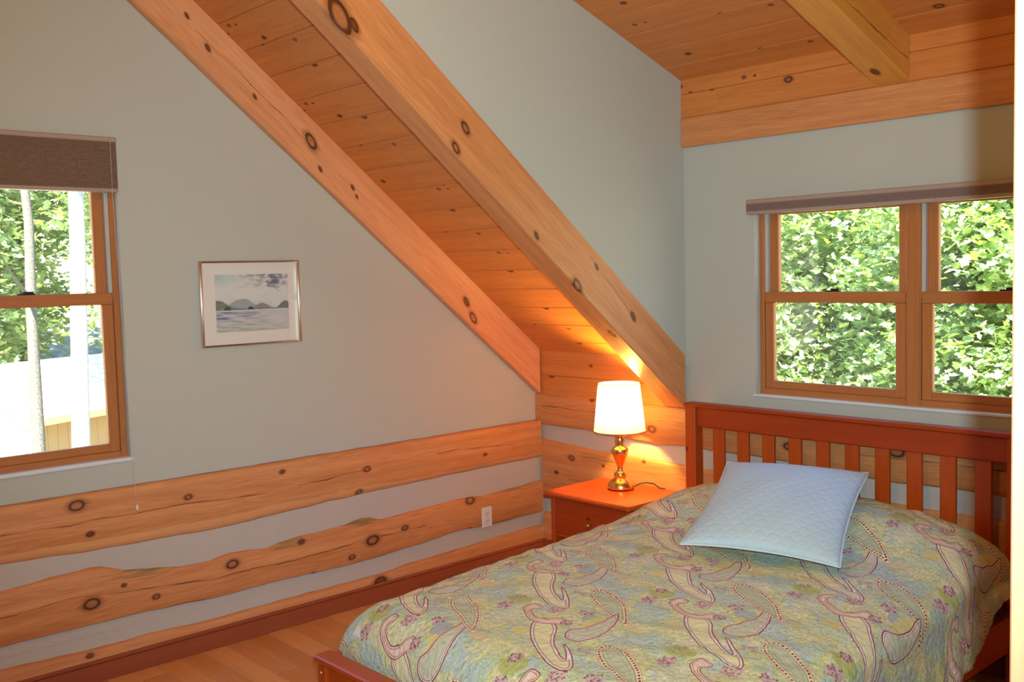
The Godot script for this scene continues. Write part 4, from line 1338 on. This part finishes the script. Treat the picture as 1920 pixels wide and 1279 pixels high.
func watercolour() -> ImageTexture:
	var W := 256
	var H := 182
	var n := FastNoiseLite.new()
	n.seed = 8
	n.frequency = 1.0
	n.fractal_octaves = 4
	var im := Image.create(W, H, false, Image.FORMAT_RGB8)
	for y in H:
		for x in W:
			var u := float(x) / W
			var v := float(y) / H
			var c: Color
			var g := n.get_noise_2d(u * 3.0, v * 4.5)
			var e := n.get_noise_2d(u * 9.0 + 7.0, v * 12.0)
			if v < 0.62:
				c = Color(0.84, 0.84, 0.83)
				c = c.lerp(Color(0.70, 0.77, 0.78), clampf((0.3 - u) * 4.0, 0, 1) * clampf((0.22 - v) * 7.0, 0, 1))
				var cl := clampf((0.28 - v + 0.25 * g) * 3.5, 0, 1) * clampf((u - 0.18) * 2.5, 0.0, 1.0)
				c = c.lerp(Color(0.56, 0.55, 0.60), cl * clampf(0.5 + e * 1.4, 0, 1))
				c = c.lerp(Color(0.38, 0.38, 0.46), clampf(1.0 - Vector2((u - 0.8) / 0.14, (v - 0.12) / 0.17).length() + 0.8 * e, 0, 1))
				c = c.lerp(Color(0.70, 0.71, 0.72), clampf((v - 0.3) * 2.0, 0, 1) * clampf(0.3 + g, 0, 1))
				# hills
				var far := 0.54 - 0.10 * exp(-pow((u - 0.3) / 0.1, 2.0)) - 0.08 * exp(-pow((u - 0.42) / 0.08, 2.0)) + 0.01 * e
				if v > far and u < 0.62:
					c = Color(0.62, 0.64, 0.66)
				var h2 := 0.62 - 0.11 * exp(-pow((u - 0.62) / 0.12, 2.0)) + 0.01 * e
				if v > h2:
					c = Color(0.56, 0.51, 0.51)
				var h3 := 0.62 - 0.14 * exp(-pow((u - 0.95) / 0.09, 2.0)) + 0.01 * e
				if v > h3:
					c = Color(0.42, 0.44, 0.45)
				var h1 := 0.60 - 0.16 * exp(-pow((u - 0.02) / 0.16, 2.0)) + 0.012 * e
				if v > h1:
					c = Color(0.36, 0.44, 0.40).lerp(Color(0.5, 0.53, 0.42), clampf(0.5 + e, 0, 1))
				for s in [[0.15, 0.05], [0.46, 0.04]]:
					if Vector2((u - s[0]) / s[1], (v - 0.605) / 0.045).length() + 0.4 * e < 1.0:
						c = Color(0.16, 0.18, 0.19)
			elif v < 0.645:
				c = Color(0.80, 0.80, 0.82)
			else:
				var d := n.get_noise_2d(u * 3.0 + 30.0, v * 26.0)
				var blue := clampf(0.55 + d * 1.5 - (v - 0.645) * 2.6, 0, 1) * clampf(1.15 - u * 1.3, 0.1, 1)
				c = Color(0.80, 0.78, 0.78).lerp(Color(0.36, 0.40, 0.60), blue)
				c = c.lerp(Color(0.64, 0.68, 0.56), clampf((v - 0.78) * 5.0, 0, 1) * clampf(0.5 + d * 1.8, 0, 1) * clampf(1.2 - absf(u - 0.5) * 1.6, 0, 1))
			im.set_pixel(x, y, c)
	return ImageTexture.create_from_image(im)

# ------------------------------------------------------------------ outdoors
func leaf_mesh() -> ArrayMesh:
	var st := begin()
	st.set_smooth_group(-1)
	var z := Vector2.ZERO
	var P := [Vector3(0, 0, 0), Vector3(-0.34, 0.1, 0.16), Vector3(-0.2, 0.06, 0.4), Vector3(-0.42, 0.13, 0.58), Vector3(0, 0, 1.0), Vector3(0.42, 0.13, 0.58), Vector3(0.2, 0.06, 0.4), Vector3(0.34, 0.1, 0.16)]
	for k in [[0, 1, 2], [0, 2, 4], [2, 3, 4], [0, 4, 6], [4, 5, 6], [0, 6, 7]]:
		tri(st, P[k[0]], P[k[1]], P[k[2]], z, z, z)
	return done(st)

func foliage(parent: Node3D, called: String, centre: Vector3, radii: Vector3, clusters: int, per: int, spread: float, size: float, col: Color, col2: Color, seed_: int, lm: Mesh, m: Material, flat := 0.0) -> void:
	var r := RandomNumberGenerator.new()
	r.seed = seed_
	var mm := MultiMesh.new()
	mm.transform_format = MultiMesh.TRANSFORM_3D
	mm.use_colors = true
	mm.mesh = lm
	mm.instance_count = clusters * per
	var i := 0
	for c in clusters:
		var d := Vector3(r.randfn(), r.randfn(), r.randfn()).normalized()
		var cc := centre + d * radii * pow(r.randf(), 0.45)
		for k in per:
			var p := cc + Vector3(r.randfn(), r.randfn() * (0.75 - 0.4 * flat), r.randfn()) * spread
			var dirn := Vector3(r.randfn(), r.randfn() * 0.5 - 0.35, r.randfn()).normalized()
			var b := Basis.looking_at(-dirn, Vector3(r.randfn() * 0.4, 1, r.randfn() * 0.4).normalized())
			mm.set_instance_transform(i, Transform3D(b.scaled(Vector3.ONE * size * r.randf_range(0.7, 1.3)), p))
			mm.set_instance_color(i, col.lerp(col2, r.randf()))
			i += 1
	var o := MultiMeshInstance3D.new()
	o.name = called
	o.multimesh = mm
	o.material_override = m
	o.set_meta("kind", "stuff")
	parent.add_child(o, true)

func tree(label: String, at: Vector3, height: float, trunk_r: float, crown: Vector3, radii: Vector3, clusters: int, per: int, spread: float, size: float, c1: Color, c2: Color, seed_: int, bark: Material, lm: Mesh, m: Material) -> Node3D:
	var t := thing("tree", label, "tree", at, "trees outside the windows")
	var r := RandomNumberGenerator.new()
	r.seed = seed_ + 500
	var pts := []
	var rad := []
	for k in 9:
		var y := height * k / 8.0
		pts.append(Vector3(r.randfn() * 0.02 * k * 0.4, y - 0.1, r.randfn() * 0.02 * k * 0.4))
		rad.append(trunk_r * (1.0 - 0.75 * k / 8.0))
	part(t, "trunk", tube(pts, rad, 10), bark)
	for k in 6:
		var a := r.randf() * TAU
		var y := height * r.randf_range(0.35, 0.85)
		var d := Vector3(cos(a), 0.5, sin(a)) * radii.x * 0.7
		part(t, "branch", tube([Vector3(0, y, 0), Vector3(0, y, 0) + d * 0.5, Vector3(0, y, 0) + d + Vector3(0, 0.1, 0)], [trunk_r * 0.3, trunk_r * 0.2, trunk_r * 0.06], 6), bark)
	if clusters > 0:
		foliage(t, "leaves", crown, radii, clusters, per, spread, size, c1, c2, seed_, lm, m)
	return t

func build_outdoors() -> void:
	var lm := leaf_mesh()
	var leaf := mat(Color.WHITE, 0.5, 0.4)
	leaf.vertex_color_use_as_albedo = true
	leaf.backlight_enabled = true
	leaf.backlight = Color(0.7, 0.8, 0.4)
	var bark := mat(Color(0.45, 0.4, 0.34), 0.9)
	bark.albedo_texture = noise_tex(256, 0.04, 91, false, 2.0, 0, 0.45)
	bark.uv1_triplanar = true
	bark.uv1_scale = Vector3(3, 0.6, 3)
	var pale := mat(Color(0.82, 0.80, 0.76), 0.85)
	pale.albedo_texture = noise_tex(256, 0.03, 92, false, 2.0, 0, 0.72)
	pale.uv1_triplanar = true
	pale.uv1_scale = Vector3(2, 2, 2)
	var grey := mat(Color(0.50, 0.50, 0.47), 0.9)
	grey.albedo_texture = noise_tex(256, 0.05, 94, false, 2.0, 0, 0.4)
	grey.uv1_triplanar = true
	grey.uv1_scale = Vector3(2, 2, 2)
	# ground rising into a wooded hillside
	var st := begin()
	var G := 48
	var n := FastNoiseLite.new()
	n.seed = 3
	n.frequency = 0.05
	var hgt := func(x: float, z: float) -> float:
		var d := maxf(maxf(-x - 24.0, -z - 14.0), maxf(x - 30.0, z - 30.0))
		return GROUND + maxf(d, 0.0) * 0.45 + n.get_noise_2d(x, z) * 0.25
	for i in G:
		for j in G:
			var P := []
			var uv := []
			for o in [[0, 0], [0, 1], [1, 1], [1, 0]]:
				var x: float = -70.0 + 140.0 * (i + o[0]) / G
				var z: float = -70.0 + 140.0 * (j + o[1]) / G
				P.append(Vector3(x, hgt.call(x, z), z))
				uv.append(Vector2(x, z) * 0.2)
			quad(st, P[0], P[3], P[2], P[1], uv[0], uv[3], uv[2], uv[1])
	var gm := mat(Color(0.62, 0.62, 0.50), 0.95)
	gm.albedo_texture = noise_tex(512, 0.03, 93, false, 2.0, 0, 0.6)
	var g := MeshInstance3D.new()
	g.name = "ground"
	g.mesh = done(st, true)
	g.material_override = gm
	add_child(g)
	meta(g, "sunlit ground outside rising to a wooded hillside", "ground", "", "structure")
	# maples close to the dormer windows (leaf colours are linear)
	var c1 := Color(0.34, 0.46, 0.19)
	var c2 := Color(0.44, 0.55, 0.26)
	tree("broad-leaved tree with bright leaves nearest behind the left dormer window", Vector3(-2.2, GROUND, -6.4), 6.5, 0.09, Vector3(0, 4.0, 0), Vector3(2.2, 2.6, 1.4), 250, 150, 0.20, 0.09, c1, c2, 101, bark, lm, leaf)
	tree("broad-leaved tree with bright leaves nearest behind the right dormer window", Vector3(0.9, GROUND, -5.6), 6.5, 0.08, Vector3(0, 3.9, 0), Vector3(1.9, 2.5, 1.2), 240, 150, 0.19, 0.09, c1, c2, 102, bark, lm, leaf)
	tree("leafy tree behind the gap between the two nearest trees of the dormer view", Vector3(-0.6, GROUND, -8.6), 8.0, 0.12, Vector3(0, 4.8, 0), Vector3(2.6, 3.2, 1.6), 250, 150, 0.24, 0.1, c1, c2, 103, bark, lm, leaf)
	tree("leafy tree at the left side of the dormer view", Vector3(-5.4, GROUND, -8.4), 9.0, 0.14, Vector3(0, 5.0, 0), Vector3(2.6, 3.4, 1.8), 220, 130, 0.26, 0.1, c1, c2, 104, bark, lm, leaf)
	tree("leafy tree out of the right side of the dormer view", Vector3(3.8, GROUND, -7.6), 8.0, 0.12, Vector3(0, 4.6, 0), Vector3(2.2, 3.2, 1.6), 110, 80, 0.26, 0.14, c1, c2, 105, bark, lm, leaf)
	for k in 7:
		var x := -12.0 + 3.2 * k
		tree(["woodland tree at the back of the dormer view, far left", "woodland tree at the back of the dormer view, left", "woodland tree at the back of the dormer view, left of the middle", "woodland tree at the back of the dormer view, in the middle", "woodland tree at the back of the dormer view, right of the middle", "woodland tree at the back of the dormer view, right", "woodland tree at the back of the dormer view, far right"][k],
			Vector3(x, GROUND, -13.5 - (k % 2) * 1.5), 12.0, 0.2, Vector3(0, 6.2, 0), Vector3(2.6, 5.6, 2.0), 170, 60, 0.34, 0.2, c1, c2, 110 + k, bark, lm, leaf)
	# gable view: pale trunks, bushes, woods
	var wt := thing("tree", "white sunlit tree trunk standing before the shed in the gable window", "tree", Vector3(-8.0, GROUND, -0.05), "trees outside the windows")
	part(wt, "trunk", tube([Vector3(0.1, -0.2, 0.03), Vector3(0.04, 2.4, 0.05), Vector3(-0.06, 5.0, -0.08), Vector3(-0.1, 9.5, -0.15)], [0.13, 0.105, 0.09, 0.05], 14), pale)
	foliage(wt, "leaves", Vector3(0, 9.0, 0), Vector3(1.8, 1.6, 1.8), 40, 60, 0.3, 0.14, c1, c2, 140, lm, leaf)
	tree("grey mottled tree trunk left of the white one in the gable window", Vector3(-12.7, GROUND, -0.95), 11.0, 0.12, Vector3(0, 10.0, 0), Vector3(2.0, 2.0, 2.0), 60, 60, 0.3, 0.16, c1, c2, 141, grey, lm, leaf)
	tree("thin pale sapling at the right edge of the gable window", Vector3(-14.2, GROUND, -2.65), 8.0, 0.05, Vector3(0, 6.8, 0), Vector3(1.2, 1.6, 1.2), 30, 60, 0.3, 0.15, c1, c2, 142, pale, lm, leaf)
	var bush := thing("bush", "bright green bush at the left of the gable window", "bush", Vector3(-13.2, GROUND, 0.5))
	part(bush, "stems", tube([Vector3(0, -0.1, 0), Vector3(0.1, 1.5, 0.1), Vector3(0, 3.2, 0)], [0.05, 0.04, 0.02], 8), bark)
	foliage(bush, "leaves", Vector3(0.0, 3.2, 0.2), Vector3(0.7, 1.2, 0.8), 60, 80, 0.2, 0.14, c1, c2, 150, lm, leaf)
	for k in 9:
		tree(["woodland tree behind the shed, leftmost", "woodland tree behind the shed, second from the left", "woodland tree behind the shed, third from the left", "woodland tree behind the shed, fourth from the left", "woodland tree behind the shed, in the middle", "woodland tree behind the shed, fourth from the right", "woodland tree behind the shed, third from the right", "woodland tree behind the shed, second from the right", "woodland tree behind the shed, rightmost"][k],
			Vector3(-21.5 - (k % 3) * 2.0, GROUND, 6.0 - 2.1 * k), 13.0, 0.2, Vector3(0, 6.2, 0), Vector3(2.2, 5.8, 2.0), 150, 60, 0.36, 0.22, c1, c2, 160 + k, bark, lm, leaf)
	# shed: eave towards the house
	var e0 := Vector3(-14.62, -0.7, -1.46)
	var e1 := Vector3(-15.257, -0.7, -2.989)
	var along := (e1 - e0).normalized()
	var back := Vector3(along.z, 0, -along.x)
	if back.x > 0:
		back = -back
	var sh := thing("shed", "low shed with a sun-bleached roof seen down through the gable window", "shed", e0)
	var rm := mat(Color(0.9, 0.89, 0.87), 0.5)
	var wm := mat(Color(0.72, 0.58, 0.40), 0.8)
	sh.transform = Transform3D(Basis(along, Vector3.UP, -back), e0)
	# local: x along the eave, z towards the house
	st = begin()
	var L := 6.0
	var D := 2.3
	prism(st, [Vector2(0.0, 0.0), Vector2(-D, 0.81), Vector2(-D, 0.86), Vector2(0.0, 0.06)], "x", 0.0, L)
	prism(st, [Vector2(-D, 0.81), Vector2(-2 * D, 0.0), Vector2(-2 * D, 0.06), Vector2(-D, 0.86)], "x", 0.0, L)
	part(sh, "roof", done(st), rm)
	part(sh, "fascia", box_mesh(Vector3(0.0, -0.14, -0.03), Vector3(L, 0.0, 0.0), 0.003, 0), wm)
	st = begin()
	prism(st, [Vector2(0.02, -0.1), Vector2(-D, 0.73), Vector2(-D, 0.87), Vector2(0.02, 0.05)], "x", -0.03, 0.0)
	part(sh, "bargeboard", done(st), wm)
	for k in 24:
		part(sh, "siding_board", box_mesh(Vector3(0.3 + k * 0.23, -2.0, -0.34), Vector3(0.3 + k * 0.23 + 0.225, -0.05, -0.3), 0.004, 1), wm)
	for k in 9:
		var y := -2.0 + 0.25 * k
		part(sh, "gable_board", box_mesh(Vector3(0.27, y, -2 * D + 0.3), Vector3(0.3, y + 0.245, -0.3), 0.004, 2), rm)
